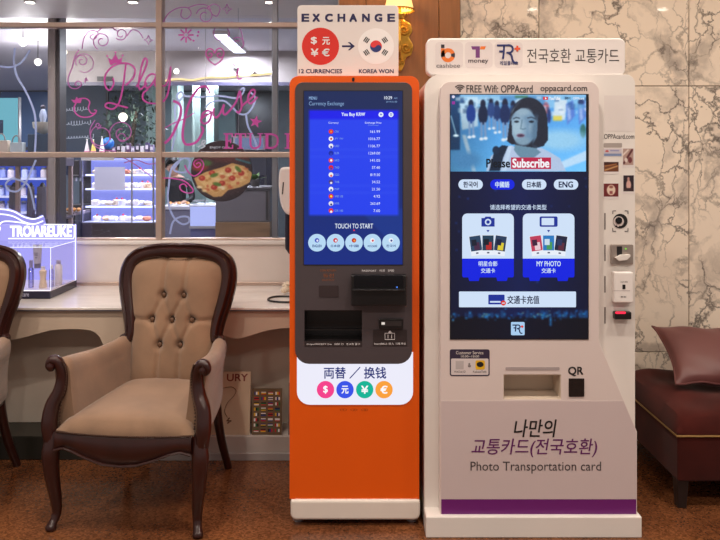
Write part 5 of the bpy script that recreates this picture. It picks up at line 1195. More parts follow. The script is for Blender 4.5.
# strip light, soffit downlights, pendants
M_strip = emit('strip_light', (225, 232, 255), 4.0)
def strip(x, y0, y1, w, label):
    t = thing('strip_light', label, 'ceiling light', (x, (y0 + y1) / 2, ZCE), 'shop strip lights')
    MB().box(x - w / 2, x + w / 2, y0, y1, ZCE - .03, ZCE - .0005).build('housing', M_white, t); MB().box(x - w / 2 + .008, x + w / 2 - .008, y0 + .01, y1 - .01, ZCE - .036, ZCE - .03).build('diffuser', M_strip, t)
    ld = bpy.data.lights.new('strip_lamp', 'AREA'); ld.shape = 'RECTANGLE'; ld.size = w; ld.size_y = y1 - y0; ld.energy = SHOP_W; ld.color = (.88, .92, 1)
    lo = bpy.data.objects.new('strip_lamp', ld); COL.objects.link(lo); lo.location = (0, 0, -.05); lo.parent = t
strip(-1.15, 5.9, 6.9, .12, 'bright strip light on the shop ceiling above the pizza sign')
strip(-3.95, 5.3, 6.7, .12, 'added out of view strip light brightening the shop above the goods rack')  # added fill lamp, kept outside the left of the view
strip(-1.9, 8.2, 9.6, .14, 'added strip light hidden beyond the beam to brighten the far shop')  # added lamp concealed by the beam, raises the dark back of the shop
strip(-5.3, 7.6, 9.4, .14, 'added out of view strip light brightening the shop near the far blue cabinet')  # another added lamp out of view, fills the far left
for a, b in ((133, 4.41), (270, 4.41), (30, 4.41)):
    downlight(X(a, b), b, 2.40, 'round downlight in the lowered ceiling inside the shop window', 'shop soffit downlights', 6, (1, .93, .85), .03, .035)
def pendant(px, py, D, r, label, cord_top):
    p = W(px, py, D); t = thing('globe_pendant', label, 'pendant lamp', p)
    MB().sphere(p, r, 16, 12).build('globe', emit('globe_light', (255, 246, 228), 2.2), t, smooth=True); MB().tube([p + Vector((0, 0, r)), (p.x, p.y, cord_top)], .004, 6).build('cord', M_dark, t)
    ld = bpy.data.lights.new('globe_lamp', 'POINT'); ld.energy = 14; ld.color = (1, .95, .9); ld.shadow_soft_size = r * 1.2; lo = bpy.data.objects.new('globe_lamp', ld); COL.objects.link(lo); lo.parent = t; lo.location = (0, 0, -r * 1.6)
pendant(23, 42, 5.6, .032, 'glowing globe pendant nearest the white ribbon swirl', ZCE)
pendant(38, 62, 6.4, .032, 'glowing globe pendant beside the shop column', ZCE)
pendant(123, 117, 7.4, .045, 'glowing globe pendant hanging in front of the dark tree', ZCE)
pendant(64, 52, 5.9, .026, 'small glowing globe pendant right of the column', ZCE)
# warm cove on the beam
cv_ = MB().tube(crom([W(a, b, 6.98) for a, b in ((163, 81), (178, 79), (192, 80), (208, 77.5), (225, 77.5), (240, 76), (255, 75), (272, 73.5))], 4), .010, 6).build('cove_light', emit('cove_warm', (255, 226, 160), 1.3), smooth=True); tag(cv_, 'warm golden rope light along the shop beam', 'rope light')
for a, b in ((178, 72), (237, 66), (252, 71)):
    t = thing('spotlight', {178: 'small spotlight on the beam beside the upright window bar', 237: 'small spotlight on the beam below the pink heart', 252: 'small spotlight on the beam close to the shop post'}[a], 'spotlight', W(a, b, 6.98), 'spotlights on the shop beam')
    MB().lathe([(.012, -.0), (.03, -.05), (.03, -.06)], W(a, b, 6.995), 14, 'y').build('can', M_steel, t, smooth=True); MB().lathe([(.026, -.061), (.026, -.064)], W(a, b, 6.995), 14, 'y').build('lens', emit('spot_lens', (255, 244, 220), 5.0), t)
v_ = thing('air_vent', 'dark slotted air vent at the foot of the shop beam', 'air vent', W(105, 80, 6.99)); pbox(97, 76.4, 112, 81, 6.985, 6.999).build('frame', M_dark, v_)
for k in range(3): pbox(98, 77.2 + k * 1.2, 111, 77.8 + k * 1.2, 6.978, 6.985).build('slat', M_black, v_)

# chalkboard and tree
bd = thing('chalkboard', 'tall dark chalkboard with white handwriting behind the bakery case', 'chalkboard', W(82, 150, 8.2)); Db = 8.2
pbox(60, 82, 108, 175, Db, Db + .03).build('board', mat('slate', (54, 64, 78), 0.5, var=0.15, vscale=3), bd)
MB().box(X(60, Db), X(61.5, Db), Db - .02, Db + .03, 0, Z(82, Db)).build('post', M_dark, bd); MB().box(X(106.5, Db), X(108, Db), Db - .02, Db + .03, 0, Z(82, Db)).build('post', M_dark, bd)
M_chalk = mat('chalk', (206, 212, 222), 0.9)
for row, (y, a, b) in enumerate(((110, 61, 88), (124, 60, 92), (138, 60, 94))):
    rr = random.Random(row); pts = []; th = 0.0; n = int((b - a) * 3.2); amp = 1.2
    for k in range(n):
        if k % 9 == 0: amp = rr.choice((.9, 1.0, 1.2, 2.4))
        th += .72; pts.append((X(a + (b - a) * k / n + .75 * math.cos(th), Db - .004), Z(y - amp * math.sin(th) * .9 - .05 * k / 3, Db - .004)))
    MB().ribbon(pts, .006, Db - .004).build('chalk_line', M_chalk, bd)
def tree():
    D = 7.75; x = X(132, D); t = thing('indoor_tree', 'dark leafy indoor tree behind the bakery case', 'tree', (x, D, 0))
    MB().tube(crom([(x, D, .3), (x + .03, D, .9), (x - .02, D + .03, 1.5), (x + .05, D, 1.95)], 5), [.04 - .02 * k / 15 for k in range(16)], 8).build('trunk', mat('bark', (60, 48, 40), 0.8, var=0.2), t, smooth=True)
    MB().lathe([(.14, .001), (.19, .3), (.2, .34), (.17, .34), (.16, .3)], (x, D, 0), 20).build('pot', mat('pot_grey', (92, 88, 88), 0.5), t, smooth=True)
    rr = random.Random(5); m = MB()
    for k in range(620):
        a = rr.uniform(0, 2 * PI); h = rr.uniform(1.42, 2.2); R_ = (.34 * math.sin(PI * min(1, max(0, (h - 1.25) / 1.05))) + .06) * math.sqrt(rr.random())
        c = Vector((x + R_ * math.cos(a) * .85, D + R_ * math.sin(a) * .6, h)); d = Vector((rr.gauss(0, 1), rr.gauss(0, 1), rr.gauss(-.4, .7))).normalized(); s_ = d.cross(Vector((0, 0, 1))).normalized() * .016; L_ = rr.uniform(.05, .1)
        m.add([c, c + d * L_ * .5 + s_, c + d * L_, c + d * L_ * .5 - s_], [(0, 1, 2, 3)])
    tag(m.build('foliage', mat('dark_leaf', (48, 66, 58), 0.5, var=0.3, vscale=20), t), kind='stuff')
tree()

# bakery display case
def bakery_case():
    D = 6.4; D2 = 6.66; x0, x1 = X(81, D), X(160, 6.6); zt = Z(152.5, D); zb = Z(223, D)
    t = thing('bakery_case', 'long bakery display case glowing blue white inside on a dark wooden base', 'display case', ((x0 + x1) / 2, 6.53, 0))
    MB().box(x0, x1, D + .02, D2, 0, zb).build('base', mat('case_base', (74, 64, 68), 0.4, var=0.15, vscale=3, stretch=(1, 1, 6)), t, bevel=0.006)
    MB().box(x0, x1, D, D2, zt - .05, zt).build('top_board', mat('case_top', (120, 116, 120), 0.4), t, bevel=0.005)
    pbox(81, 157.5, 114, 160.4, D - .006, D).build('price_rail', mat('rail_pale', (196, 190, 190), 0.5), t)
    MB().box(x0, x1, D2 - .02, D2, zb, zt - .05).build('back_panel', emit('case_glow', (150, 158, 255), 0.85), t)
    for xx in (x0, X(131, D), x1 - .012): MB().box(xx, xx + .012, D, D + .02, zb, zt - .05).build('post', M_steel, t)
    for y in (174.5, 188.5, 206):
        z = Z(y, D + .1)
        sh = MB().box(x0 + .012, x1 - .012, D + .06, D2 - .03, z - .012, z).build('shelf', mat('shelf_white', (206, 208, 232), 0.3), t)
        MB().box(x0 + .02, x1 - .02, D + .055, D + .06, z - .012, z + .004).build('led_edge', emit('case_led', (205, 210, 255), 2.2), sh)
    MB().box(x0 + .013, X(131, D) - .002, D + .006, D + .01, zb, zt - .05).build('pane', M_clear, t); MB().box(X(131, D) + .014, x1 - .013, D + .006, D + .01, zb, zt - .05).build('pane', M_clear, t)
    MB().box(x0, x1, D + .03, D2 - .02, zb, zb + .006).build('deck', mat('shelf_white', (206, 208, 232), 0.3), t)
    for zz in (zt - .055, Z(174.5, D + .1) - .014, Z(188.5, D + .1) - .014, Z(206, D + .1) - .014):
        ld = bpy.data.lights.new('case_lamp', 'AREA'); ld.shape = 'RECTANGLE'; ld.size = .7; ld.size_y = .03; ld.energy = 2.6; ld.color = (.70, .74, 1)
        lo = bpy.data.objects.new('case_lamp', ld); COL.objects.link(lo); lo.parent = t; lo.location = Vector(((x0 + x1) / 2, D + .09, zz)) - Vector(t.location); lo.rotation_euler = (math.radians(28), 0, 0)
    # goods on shelves
    cols = [(236, 226, 214), (214, 176, 132), (240, 236, 240), (196, 120, 86), (228, 204, 170)]
    protos = {}
    rr = random.Random(11)
    for y, n, hh in ((174.5, 8, .05), (188.5, 9, .055), (206, 9, .06), (222.3, 7, .05)):
        z = Z(y, D + .1) + .0008 if y < 220 else zb + .0068
        for k in range(n):
            xx = x0 + .06 + (x1 - x0 - .12) * (k + .5) / n; yy = D + .125 + .03 * (k % 2)
            if y < 180 and 93 < 360 + xx * F / yy < 127 and False: continue
            kind = rr.choice(('cake', 'roll', 'loaf')); ci = rr.randrange(5); m = mat('bake_%d' % ci, cols[ci], 0.6, var=0.15, vscale=30)
            row = {174.5: 'top', 188.5: 'middle', 206: 'lower', 222.3: 'bottom'}[y]
            if kind == 'cake':
                b = thing('small_cake', 'small round cake on the %s shelf of the bakery case' % row, 'cake', (xx, yy, z), 'cakes in the bakery case')
                MB().lathe([(.034, 0), (.036, .004), (.036, hh * .8), (.03, hh * .9), (.004, hh * .92)], (xx, yy, z), 14).build('sponge', m, b, smooth=True); MB().sphere((xx, yy, z + hh * .92 + .008), .011, 8, 6).build('topping', mat('berry', (170, 50, 70), 0.4), b, smooth=True)
            elif kind == 'roll':
                b = MB().sphere((xx, yy, z + .024), (.042, .03, .024), 12, 8).build('bread_roll', m, loc=(xx, yy, z), smooth=True); tag(b, 'round bread roll on the %s shelf of the bakery case' % row, 'bread', 'bread in the bakery case')
            else:
                b = thing('wrapped_loaf', 'wrapped loaf with folded end on the %s shelf of the bakery case' % row, 'bread', (xx, yy, z), 'loaves in the bakery case')
                MB().box(xx - .04, xx + .03, yy - .03, yy + .03, z, z + hh * .9).build('loaf', m, b, bevel=0.014, seg=3); MB().add([(xx + .03, yy - .02, z + .01), (xx + .03, yy + .02, z + .01), (xx + .03, yy, z + .04), (xx + .046, yy, z + .028)], [(0, 1, 2), (0, 3, 1), (1, 3, 2), (2, 3, 0)]).build('wrapper_end', m, b)
    # paper notice on the glass
    p = pbox(94.5, 167, 125, 190, D - .002, D - .0005).build('paper_notice', mat('notice_paper', (206, 206, 232), 0.6, var=0.02)); tag(p, 'pale paper notice fixed to the glass of the bakery case', 'notice')
    # party hats, globe, gift boxes on the top
    for k, (px, col, nm) in enumerate(((87, (226, 214, 222), 'pink striped'), (93.4, (236, 208, 110), 'yellow'), (102, (236, 232, 240), 'white'))):
        dd = D + .1; xx = X(px, dd); h = .115 if k < 2 else .14
        b = thing('party_hat', '%s paper party hat on top of the bakery case' % nm, 'party hat', (xx, dd, zt), 'party hats on the bakery case')
        MB().lathe([(.025, .0006), (.003, h)], (xx, dd, zt), 18).build('cone', mat('hat_%d' % k, col, 0.6), b, smooth=True); MB().lathe([(.0265, .0004), (.024, .014), (.025, .014)], (xx, dd, zt), 18).build('brim_band', mat('hat_band', (206, 110, 150), 0.6), b, smooth=True); MB().sphere((xx, dd, zt + h), .008, 8, 6).build('pompom', M_white, b)
    dd = D + .19; xx = X(108, dd); gl = thing('desk_globe', 'blue desk globe behind the paper hats', 'globe', (xx, dd, zt))
    MB().lathe([(.03, .0006), (.03, .008), (.006, .014), (.006, .03)], (xx, dd, zt), 16).build('foot', M_dark, gl, smooth=True); MB().sphere((xx, dd, zt + .085), .055, 16, 12).build('ball', mat('globe_blue', (36, 110, 196), 0.4, var=0.5, vscale=18), gl, smooth=True)
    for k in range(9):
        dd = D + .12; xx = X(114.5 + k * 4.7, dd); h = (.05, .075, .06, .085, .055, .08, .06, .09, .07)[k]; col = ((96, 84, 120), (60, 50, 60), (206, 200, 210), (90, 60, 96), (150, 140, 170), (56, 50, 70), (210, 206, 214), (80, 70, 110), (120, 110, 140))[k]
        nmc = ('violet', 'black', 'white', 'plum', 'lilac', 'charcoal', 'cream', 'indigo', 'grey')[k]
        b = thing('gift_box', 'small %s goods box in the row on the bakery case' % nmc, 'box', (xx, dd, zt), 'boxes on the bakery case'); MB().box(xx - .017, xx + .017, dd - .02, dd + .02, zt + .0006, zt + h).build('carton', mat('gift_%d' % k, col, 0.5), b, bevel=0.002, seg=1); MB().box(xx - .012, xx + .012, dd - .0208, dd - .02, zt + h * .35, zt + h * .75).build('label_print', mat('print_pale', (214, 204, 220), 0.5), b)
bakery_case()

# coffee machine counter left of the case
def coffee():
    D = 6.3; x0, x1 = X(59, D), X(81, 6.4) - .012; t = thing('prep_counter', 'dark preparation counter between the column and bakery case', 'counter', ((x0 + x1) / 2, 6.6, 0)); zt = Z(212, D)
    MB().box(x0, x1, D, 6.95, 0, zt - .03).build('body', M_dark, t); MB().box(x0, x1, D - .02, 6.95, zt - .03, zt).build('worktop', mat('prep_top', (120, 108, 104), 0.35, var=0.1), t, bevel=0.004)
    c = thing('coffee_machine', 'dark grey coffee machine on the preparation counter', 'coffee machine', ((x0 + x1) / 2, 6.65, zt)); a, b = x0 + .015, x1 - .02
    MB().box(a, b, 6.5, 6.85, zt + .0006, zt + .05).build('drip_base', M_dark, c, bevel=0.005); MB().box(a, b, 6.72, 6.85, zt + .05, Z(178, D)).build('back_body', M_dark, c); MB().box(a, b, 6.45, 6.85, Z(178, D), Z(160, D)).build('head', mat('machine_grey', (78, 74, 80), 0.3, 0.5), c, bevel=0.008); MB().box(a + .01, b - .01, 6.44, 6.45, Z(176.5, D), Z(175, D)).build('trim_line', M_steel, c)
    for k in (0.3, .7): MB().lathe([(.014, -.035), (.014, 0)], (a + (b - a) * k, 6.55, Z(178, D) - .0005), 12).build('spout', M_steel, c, smooth=True)
    for k in range(4):
        xx = x0 + .03 + k * .042; y_ = D + .04
        b = MB().sphere((xx, y_, zt + .0185), (.02, .028, .018), 10, 8).build('croissant', mat('croissant', (214, 150, 86), 0.6, var=0.2, vscale=40), loc=(xx, y_, zt), smooth=True); tag(b, 'golden pastry lined up on the preparation counter', 'pastry', 'pastries on the preparation counter')
coffee()

# left bay: rack with goods, blue cabinet
def left_bay():
    D = 5.7; zt = Z(157.5, D); x0, x1 = X(-60, D), X(49, D)
    t = thing('goods_rack', 'dark goods rack with a thick board left of the column', 'rack', ((x0 + x1) / 2, 5.9, 0))
    MB().box(x0, x1, D, 6.2, zt - .07, zt).build('top_board', mat('rack_board', (84, 76, 82), 0.4, var=0.1), t, bevel=0.005); MB().box(x0, x1, D, 6.2, Z(219, D) - .03, Z(219, D)).build('low_board', mat('rack_board', (84, 76, 82), 0.4), t, bevel=0.005)
    for xx in (x0, X(14, D), x1 - .03): MB().box(xx, xx + .03, D + .02, D + .05, 0, zt - .07).build('post', mat('rack_post', (150, 128, 124), 0.4), t)
    for xx in (x0, x1 - .03): MB().box(xx, xx + .03, 6.15, 6.18, 0, zt - .07).build('post', mat('rack_post', (150, 128, 124), 0.4), t)
    p = thing('light_poster', 'pale turquoise lit poster standing on the goods rack', 'poster', W(4, 157.5, 5.95)); pbox(-12, 98, 18, 157.2, 5.95, 5.98).build('panel', emit('poster_teal', (128, 208, 222), 0.75), p); pbox(-8, 120, 3, 134, 5.944, 5.95).build('print_block', mat('poster_navy', (44, 60, 84), 0.5), p); pbox(18, 97, 19, 157.2, 5.945, 5.985).build('frame_edge', M_steel, p)
    for px, h, col, lab in ((3, 17, (214, 196, 178), 'cream paper carrier bag with arched handles on the goods rack'), (18, 15, (196, 206, 208), 'pale grey paper carrier bag with arched handles on the goods rack')):
        dd = 5.82; b = thing('carrier_bag', lab, 'bag', W(px, 157.5, dd)); w_ = .05; xx = X(px, dd); hz_ = h * dd / F; Mx = mat('bag_%d' % px, col, 0.7, var=0.04)
        MB().box(xx - w_, xx + w_, dd - .03, dd + .03, zt + .0006, zt + hz_).build('bag_body', Mx, b, bevel=0.003, seg=1); MB().tube([(xx + .032 * math.cos(a), dd - .03, zt + hz_ + .055 * math.sin(a)) for a in np.linspace(0, PI, 12)], .005, 6, up=(0, 1, 0)).build('handle', mat('bag_handle', (150, 140, 140), 0.6), b, smooth=True)
    dd = 5.85; b = thing('pedestal_bowl', 'half round cream bowl on a dark pedestal box on the rack', 'bowl', W(38.5, 157.5, dd)); xx = X(38.5, dd)
    MB().box(X(27.5, dd), X(49, dd), dd, dd + .16, zt + .0006, Z(134, dd)).build('pedestal', mat('pedestal_blue', (56, 72, 92), 0.4, var=0.1), b, bevel=0.003)
    MB().lathe([(.012, 0), (.05, .02), (.078, .06), (.083, .1), (.076, .1), (.02, .099)], (xx, dd + .085, Z(134, dd)), 24).build('bowl', mat('bowl_cream', (190, 184, 170), 0.6), b, smooth=True)
    f = thing('figurine', 'small dark figurine with pale robe standing on the half round bowl', 'figurine', (xx, dd + .085, Z(134, dd) + .1008)); MB().lathe([(.018, 0), (.03, .05), (.022, .09), (.012, .11), (.004, .112)], (xx, dd + .085, Z(134, dd) + .1008), 16).build('robe', mat('robe', (150, 160, 184), 0.6), f, smooth=True); MB().sphere((xx, dd + .085, Z(134, dd) + .225), .020, 12, 8).build('head', mat('fig_head', (50, 46, 60), 0.5), f, smooth=True)
    D = 7.4; x0, x1 = X(-60, D), X(49.2, D); c = thing('blue_cabinet', 'tall cabinet with glowing blue shelves seen under the goods rack', 'cabinet', ((x0 + x1) / 2, 7.6, 0))
    MB().box(x0, x1, 7.78, 7.8, 0, Z(150, D)).build('back_panel', emit('cab_glow', (70, 96, 220), 0.7), c); MB().box(x0, x1, 7.4, 7.8, Z(150, D), Z(147, D)).build('top', M_dark, c)
    for y in (178, 196, 212, 230): MB().box(x0, x1, 7.42, 7.78, Z(y, D) - .02, Z(y, D)).build('shelf', mat('shelf_white', (206, 208, 232), 0.3), c)
    for xx in (x0, x1 - .02): MB().box(xx, xx + .02, 7.4, 7.78, 0, Z(150, D)).build('side', M_dark, c)
    k = 0
    for y in (178, 196, 212):
        for px in (0, 8, 22, 30, 41):
            xx = X(px + (y % 5), 7.55); z = Z(y, D) + .0008; k += 1
            b = thing('jar', 'small %s jar on the %s glowing shelf of the blue cabinet' % (('pale blue', 'periwinkle', 'pinkish white')[k % 3], {178: 'upper', 196: 'middle', 212: 'lower'}[y]), 'jar', (xx, 7.55, z), 'jars in the blue cabinet'); MB().lathe([(.03, 0), (.034, .01), (.034, .075), (.024, .085)], (xx, 7.55, z), 14).build('body', mat('jar_%d' % (k % 3), ((200, 206, 240), (150, 160, 220), (228, 214, 220))[k % 3], 0.3), b, smooth=True); MB().lathe([(.026, .0855), (.026, .105)], (xx, 7.55, z), 14).build('lid', M_steel, b, smooth=True)
    for i, (px, w_) in enumerate(((14, 5), (31, 4), (42.5, 6))):
        dd = 5.85; zl = Z(219, 5.7); xx = X(px, dd); ww = w_ * dd / F
        def f_(u, v, xx=xx, ww=ww): a = 2 * PI * u; r = ww * (1 - .18 * v) * (1 + .06 * math.cos(a * 9)); return (xx + r * math.cos(a), dd + r * .7 * math.sin(a), zl + .0008 + v * .25)
        b = thing('folded_parasol', ('slim', 'narrow', 'wide')[i] + ' grey pleated fabric bundle standing on the low rack board', 'fabric bundle', (xx, dd, zl), 'pleated bundles on the rack'); m = MB().grid(f_, 54, 6, True); m.f.append(tuple(range(0, 54 * 6, 6))[::-1]); m.f.append(tuple(range(5, 54 * 6, 6))); m.build('pleats', mat('pleat_grey', (112, 108, 124), 0.7, var=0.1), b, smooth=True); MB().lathe([(ww * .5, .2508), (ww * .3, .275), (.004, .285)], (xx, dd, zl), 14).build('knob', M_dark, b, smooth=True)
left_bay()

# right bay: assistant, counter, lit box, cabinet, plant
def right_bay():
    D = 6.1; x0, x1 = X(160, D), X(191, D); zt = Z(206, D)
    t = thing('service_counter', 'grey service counter with pale top in front of the shop assistant', 'counter', ((x0 + x1) / 2, 6.25, 0))
    MB().box(x0, x1, D, 6.36, 0, zt - .03).build('front', mat('counter_grey', (118, 118, 140), 0.4, var=0.08), t); MB().box(x0, x1, D - .02, 6.36, zt - .03, zt).build('top', mat('counter_pale', (196, 196, 206), 0.3), t, bevel=0.004)
    for k in range(3):
        xx = x0 + .06 + .075 * k; b = thing('pastry_dish', 'small dish with a pastry on the service counter', 'dish', (xx, 6.2, zt), 'dishes on the service counter'); MB().lathe([(.016, .0006), (.032, .01), (.030, .012), (.012, .005)], (xx, 6.2, zt), 16).build('dish', M_white, b, smooth=True); MB().sphere((xx, 6.2, zt + .02), (.02, .016, .012), 10, 6).build('pastry', mat('croissant', (214, 150, 86)), b, smooth=True)
    D = 5.7; x0, x1 = X(190, D), X(215, D); lb = thing('lit_showcase', 'low white showcase glowing blue white beside the service counter', 'showcase', ((x0 + x1) / 2, 5.85, 0)); zt = Z(205, D)
    MB().box(x0, x1, D + .01, 6.0, 0, Z(226, D)).build('plinth', mat('plinth_blue', (96, 100, 150), 0.4), lb); MB().box(x0, x1, D, 6.0, Z(226, D), zt - .012).build('glow_box', emit('showcase_glow', (186, 196, 255), 0.95), lb, bevel=0.004); MB().box(x0 - .006, x1 + .006, D - .006, 6.006, zt - .012, zt).build('lid', mat('showcase_lid', (220, 224, 240), 0.3), lb, bevel=0.003); MB().box(x0 - .004, x1 + .004, D - .008, D, Z(226, D) - .02, Z(226, D)).build('lower_rail', M_steel, lb)
    tr = thing('spoon_tray', 'wire tray on the lid of the glowing showcase', 'tray', ((x0 + x1) / 2 - .04, 5.8, zt)); cx = (x0 + x1) / 2 - .04
    MB().box(cx - .05, cx + .05, 5.75, 5.85, zt + .0006, zt + .006).build('tray_floor', M_steel, tr)
    for a, b in (((cx - .05, 5.75), (cx + .05, 5.75)), ((cx - .05, 5.85), (cx + .05, 5.85)), ((cx - .05, 5.75), (cx - .05, 5.85)), ((cx + .05, 5.75), (cx + .05, 5.85))): MB().tube([(a[0], a[1], zt + .03), (b[0], b[1], zt + .03)], .003, 6).build('wire', M_steel, tr)
    for a in ((cx - .05, 5.75), (cx + .05, 5.75), (cx - .05, 5.85), (cx + .05, 5.85)): MB().tube([(a[0], a[1], zt + .004), (a[0], a[1], zt + .03)], .003, 6).build('wire', M_steel, tr)
    D = 5.3; x0, x1 = X(215.5, D), X(270, D); zt = Z(187, D); c = thing('low_cabinet', 'grey low cabinet with a wooden base band under the pizza sign', 'cabinet', ((x0 + x1) / 2, 5.5, 0))
    MB().box(x0, x1, D, 5.68, Z(222, D), zt - .02).build('body', mat('cabinet_grey', (108, 104, 110), 0.45, var=0.04), c, bevel=0.004); MB().box(x0, x1, D - .01, 5.68, 0, Z(222, D) - .001).build('wood_base', mat('base_wood', (142, 112, 82), 0.5, var=0.15, vscale=4, stretch=(1, 1, 8)), c, bevel=0.004); MB().box(x0 - .004, x1 + .004, D - .015, 5.685, zt - .02, zt).build('top', mat('cabinet_top', (86, 82, 88), 0.35), c, bevel=0.003); MB().box(x1 - .03, x1 - .012, D - .012, D, Z(220, D), zt - .03).build('edge_strip', M_dark, c)
    px = X(255, 5.45); pl = thing('potted_plant', 'small leafy green plant on the low cabinet behind the pizza sign', 'plant', (px, 5.45, zt)); MB().lathe([(.03, .0006), (.04, .05), (.036, .05)], (px, 5.45, zt), 16).build('pot', mat('pot_grey', (92, 88, 88)), pl, smooth=True)
    rr = random.Random(9); ml = mat('fresh_leaf', (92, 132, 66), 0.5, var=0.25, vscale=20)
    for k in range(26):
        a = rr.uniform(0, 2 * PI); L_ = rr.uniform(.05, .1); up = rr.uniform(.2, 1.1); d = Vector((math.cos(a) * math.cos(up), math.sin(a) * math.cos(up) * .6, math.sin(up))); b0 = Vector((px, 5.45, zt + .05)); s_ = Vector((-math.sin(a), math.cos(a), 0)) * .017
        MB().add([b0, b0 + d * L_ * .6 + s_, b0 + d * L_ + Vector((0, 0, -.01)), b0 + d * L_ * .6 - s_], [(0, 1, 2, 3)]).build('leaf', ml, pl)
    D = 8.6; mn = thing('menu_screen', 'framed pale menu screen on the dark far partition', 'screen', W(248, 150, D)); pbox(232, 134, 266, 175, D + .03, D + .06).build('partition', mat('partition_dark', (48, 46, 60), 0.5), mn)
    MB().box(X(232, D), X(234, D), D + .03, D + .06, 0, Z(175, D + .03)).build('post', M_dark, mn); MB().box(X(264, D), X(266, D), D + .03, D + .06, 0, Z(175, D + .03)).build('post', M_dark, mn)
    pbox(233, 136, 265, 150, D, D + .03).build('frame', M_steel, mn); pbox(235, 138, 263, 149, D - .004, D).build('display', emit('menu_glow', (120, 134, 170), 0.8), mn)
right_bay()
def assistant():
    D = 8.3; s = 1.0; x = X(177, D)
    t = thing('person', 'person in a black top with dark hair working behind the counter', 'person', (x, D, 0))
    me = bpy.data.meshes.new('body'); k = [  # joints: position, radius
        ((0, 0, .78), .115), ((0, 0, .95), .105), ((0, -.01, 1.10), .12), ((0, -.01, 1.19), .085), ((-.02, -.02, 1.25), .042), ((-.045, -.04, 1.335), .068), ((-.05, -.05, 1.385), .06),
        ((.14, 0, 1.165), .048), ((.19, -.04, .98), .038), ((.08, -.19, .92), .028), ((.03, -.24, .94), .026),
        ((-.15, -.01, 1.165), .048), ((-.21, -.05, .98), .038), ((-.13, -.2, .95), .028), ((-.09, -.25, .97), .026),
        ((.075, 0, .74), .075), ((.08, .0, .42), .052), ((.08, .02, .08), .036), ((.08, -.10, .035), .032), ((-.075, 0, .74), .075), ((-.08, .0, .42), .052), ((-.08, .02, .08), .036), ((-.08, -.10, .035), .032)]
    e = [(0, 1), (1, 2), (2, 3), (3, 4), (4, 5), (5, 6), (3, 7), (7, 8), (8, 9), (9, 10), (3, 11), (11, 12), (12, 13), (13, 14), (0, 15), (15, 16), (16, 17), (17, 18), (0, 19), (19, 20), (20, 21), (21, 22)]
    me.from_pydata([p for p, r in k], e, []); o = bpy.data.objects.new('body', me); COL.objects.link(o); o.parent = t
    mo = o.modifiers.new('skin', 'SKIN'); sv = me.skin_vertices[0].data
    for i, (p, r) in enumerate(k): sv[i].radius = (r, r * .8 if i < 4 else r)
    sv[0].use_root = True
    o.modifiers.new('sub', 'SUBSURF').levels = 2; o.modifiers['sub'].render_levels = 2
    m = bpy.data.materials.new('skin_and_clothes'); m.use_nodes = True; nt = m.node_tree; b = nt.nodes['Principled BSDF']
    tc = nt.nodes.new('ShaderNodeTexCoord'); sp = nt.nodes.new('ShaderNodeSeparateXYZ'); nt.links.new(tc.outputs['Object'], sp.inputs[0])
    r1 = nt.nodes.new('ShaderNodeMath'); r1.operation = 'GREATER_THAN'; r1.inputs[1].default_value = 1.225; nt.links.new(sp.outputs['Z'], r1.inputs[0])
    r2 = nt.nodes.new('ShaderNodeMath'); r2.operation = 'LESS_THAN'; r2.inputs[1].default_value = -.145; nt.links.new(sp.outputs['Y'], r2.inputs[0])
    r4 = nt.nodes.new('ShaderNodeMath'); r4.operation = 'GREATER_THAN'; r4.inputs[1].default_value = .85; nt.links.new(sp.outputs['Z'], r4.inputs[0])
    r5 = nt.nodes.new('ShaderNodeMath'); r5.operation = 'MULTIPLY'; nt.links.new(r2.outputs[0], r5.inputs[0]); nt.links.new(r4.outputs[0], r5.inputs[1])
    r3 = nt.nodes.new('ShaderNodeMath'); r3.operation = 'MAXIMUM'; nt.links.new(r1.outputs[0], r3.inputs[0]); nt.links.new(r5.outputs[0], r3.inputs[1])
    mx = nt.nodes.new('ShaderNodeMixRGB'); mx.inputs['Color1'].default_value = lin((24, 24, 32)); mx.inputs['Color2'].default_value = lin((214, 168, 144)); nt.links.new(r3.outputs[0], mx.inputs[0]); nt.links.new(mx.outputs[0], b.inputs['Base Color']); b.inputs['Roughness'].default_value = 0.6
    me.materials.append(m)
    hx, hy, hz_ = x - .047, D - .045, 1.36; Mh = mat('dark_hair', (34, 28, 30), 0.5, var=0.2, vscale=30)
    def hair(u, v):
        a = 2 * PI * u; ph = v * PI * .62; r = .083
        cut = max(0, math.cos(a + PI / 2)) ** 3      # face side kept open
        ph2 = ph * (1 - .52 * cut)
        return (hx + r * math.sin(ph2) * math.cos(a), hy + .012 + r * 1.05 * math.sin(ph2) * math.sin(a), hz_ + .012 + r * 1.12 * math.cos(ph2))
    MB().grid(hair, 28, 12, True).build('hair', Mh, t, smooth=True); MB().sphere((hx + .01, hy + .075, hz_ - .02), (.05, .04, .07), 12, 8).build('hair_bun', Mh, t, smooth=True)
    f = MB(); f.sphere((hx, hy - .075, hz_ - .018), (.009, .014, .014), 8, 6); f.build('nose', mat('skin', (214, 168, 144), 0.5), t, smooth=True)
    for s_ in (-1, 1): MB().sphere((hx + s_ * .026, hy - .066, hz_ + .004), (.009, .006, .005), 8, 6).build('eye', M_black, t, smooth=True)
    MB().sphere((hx, hy - .064, hz_ - .045), (.018, .008, .006), 8, 6).build('mouth', mat('lip', (176, 84, 84), 0.5), t, smooth=True)
    Mk = mat('skin', (214, 168, 144), 0.5)
    for hxx, hyy, hzz in ((.03, -.24, .94), (-.09, -.25, .97)):
        for j in range(5):
            b0 = Vector((x + hxx + (j - 2) * .011, D + hyy - .012, hzz)); ln = (.035, .055, .06, .055, .045)[j]
            MB().tube([b0, b0 + Vector((0 if j else -.02, -ln * .6, .004)), b0 + Vector((0 if j else -.026, -ln, -.018))], [.0085, .008, .006], 6).build('finger', Mk, t, smooth=True)
assistant()

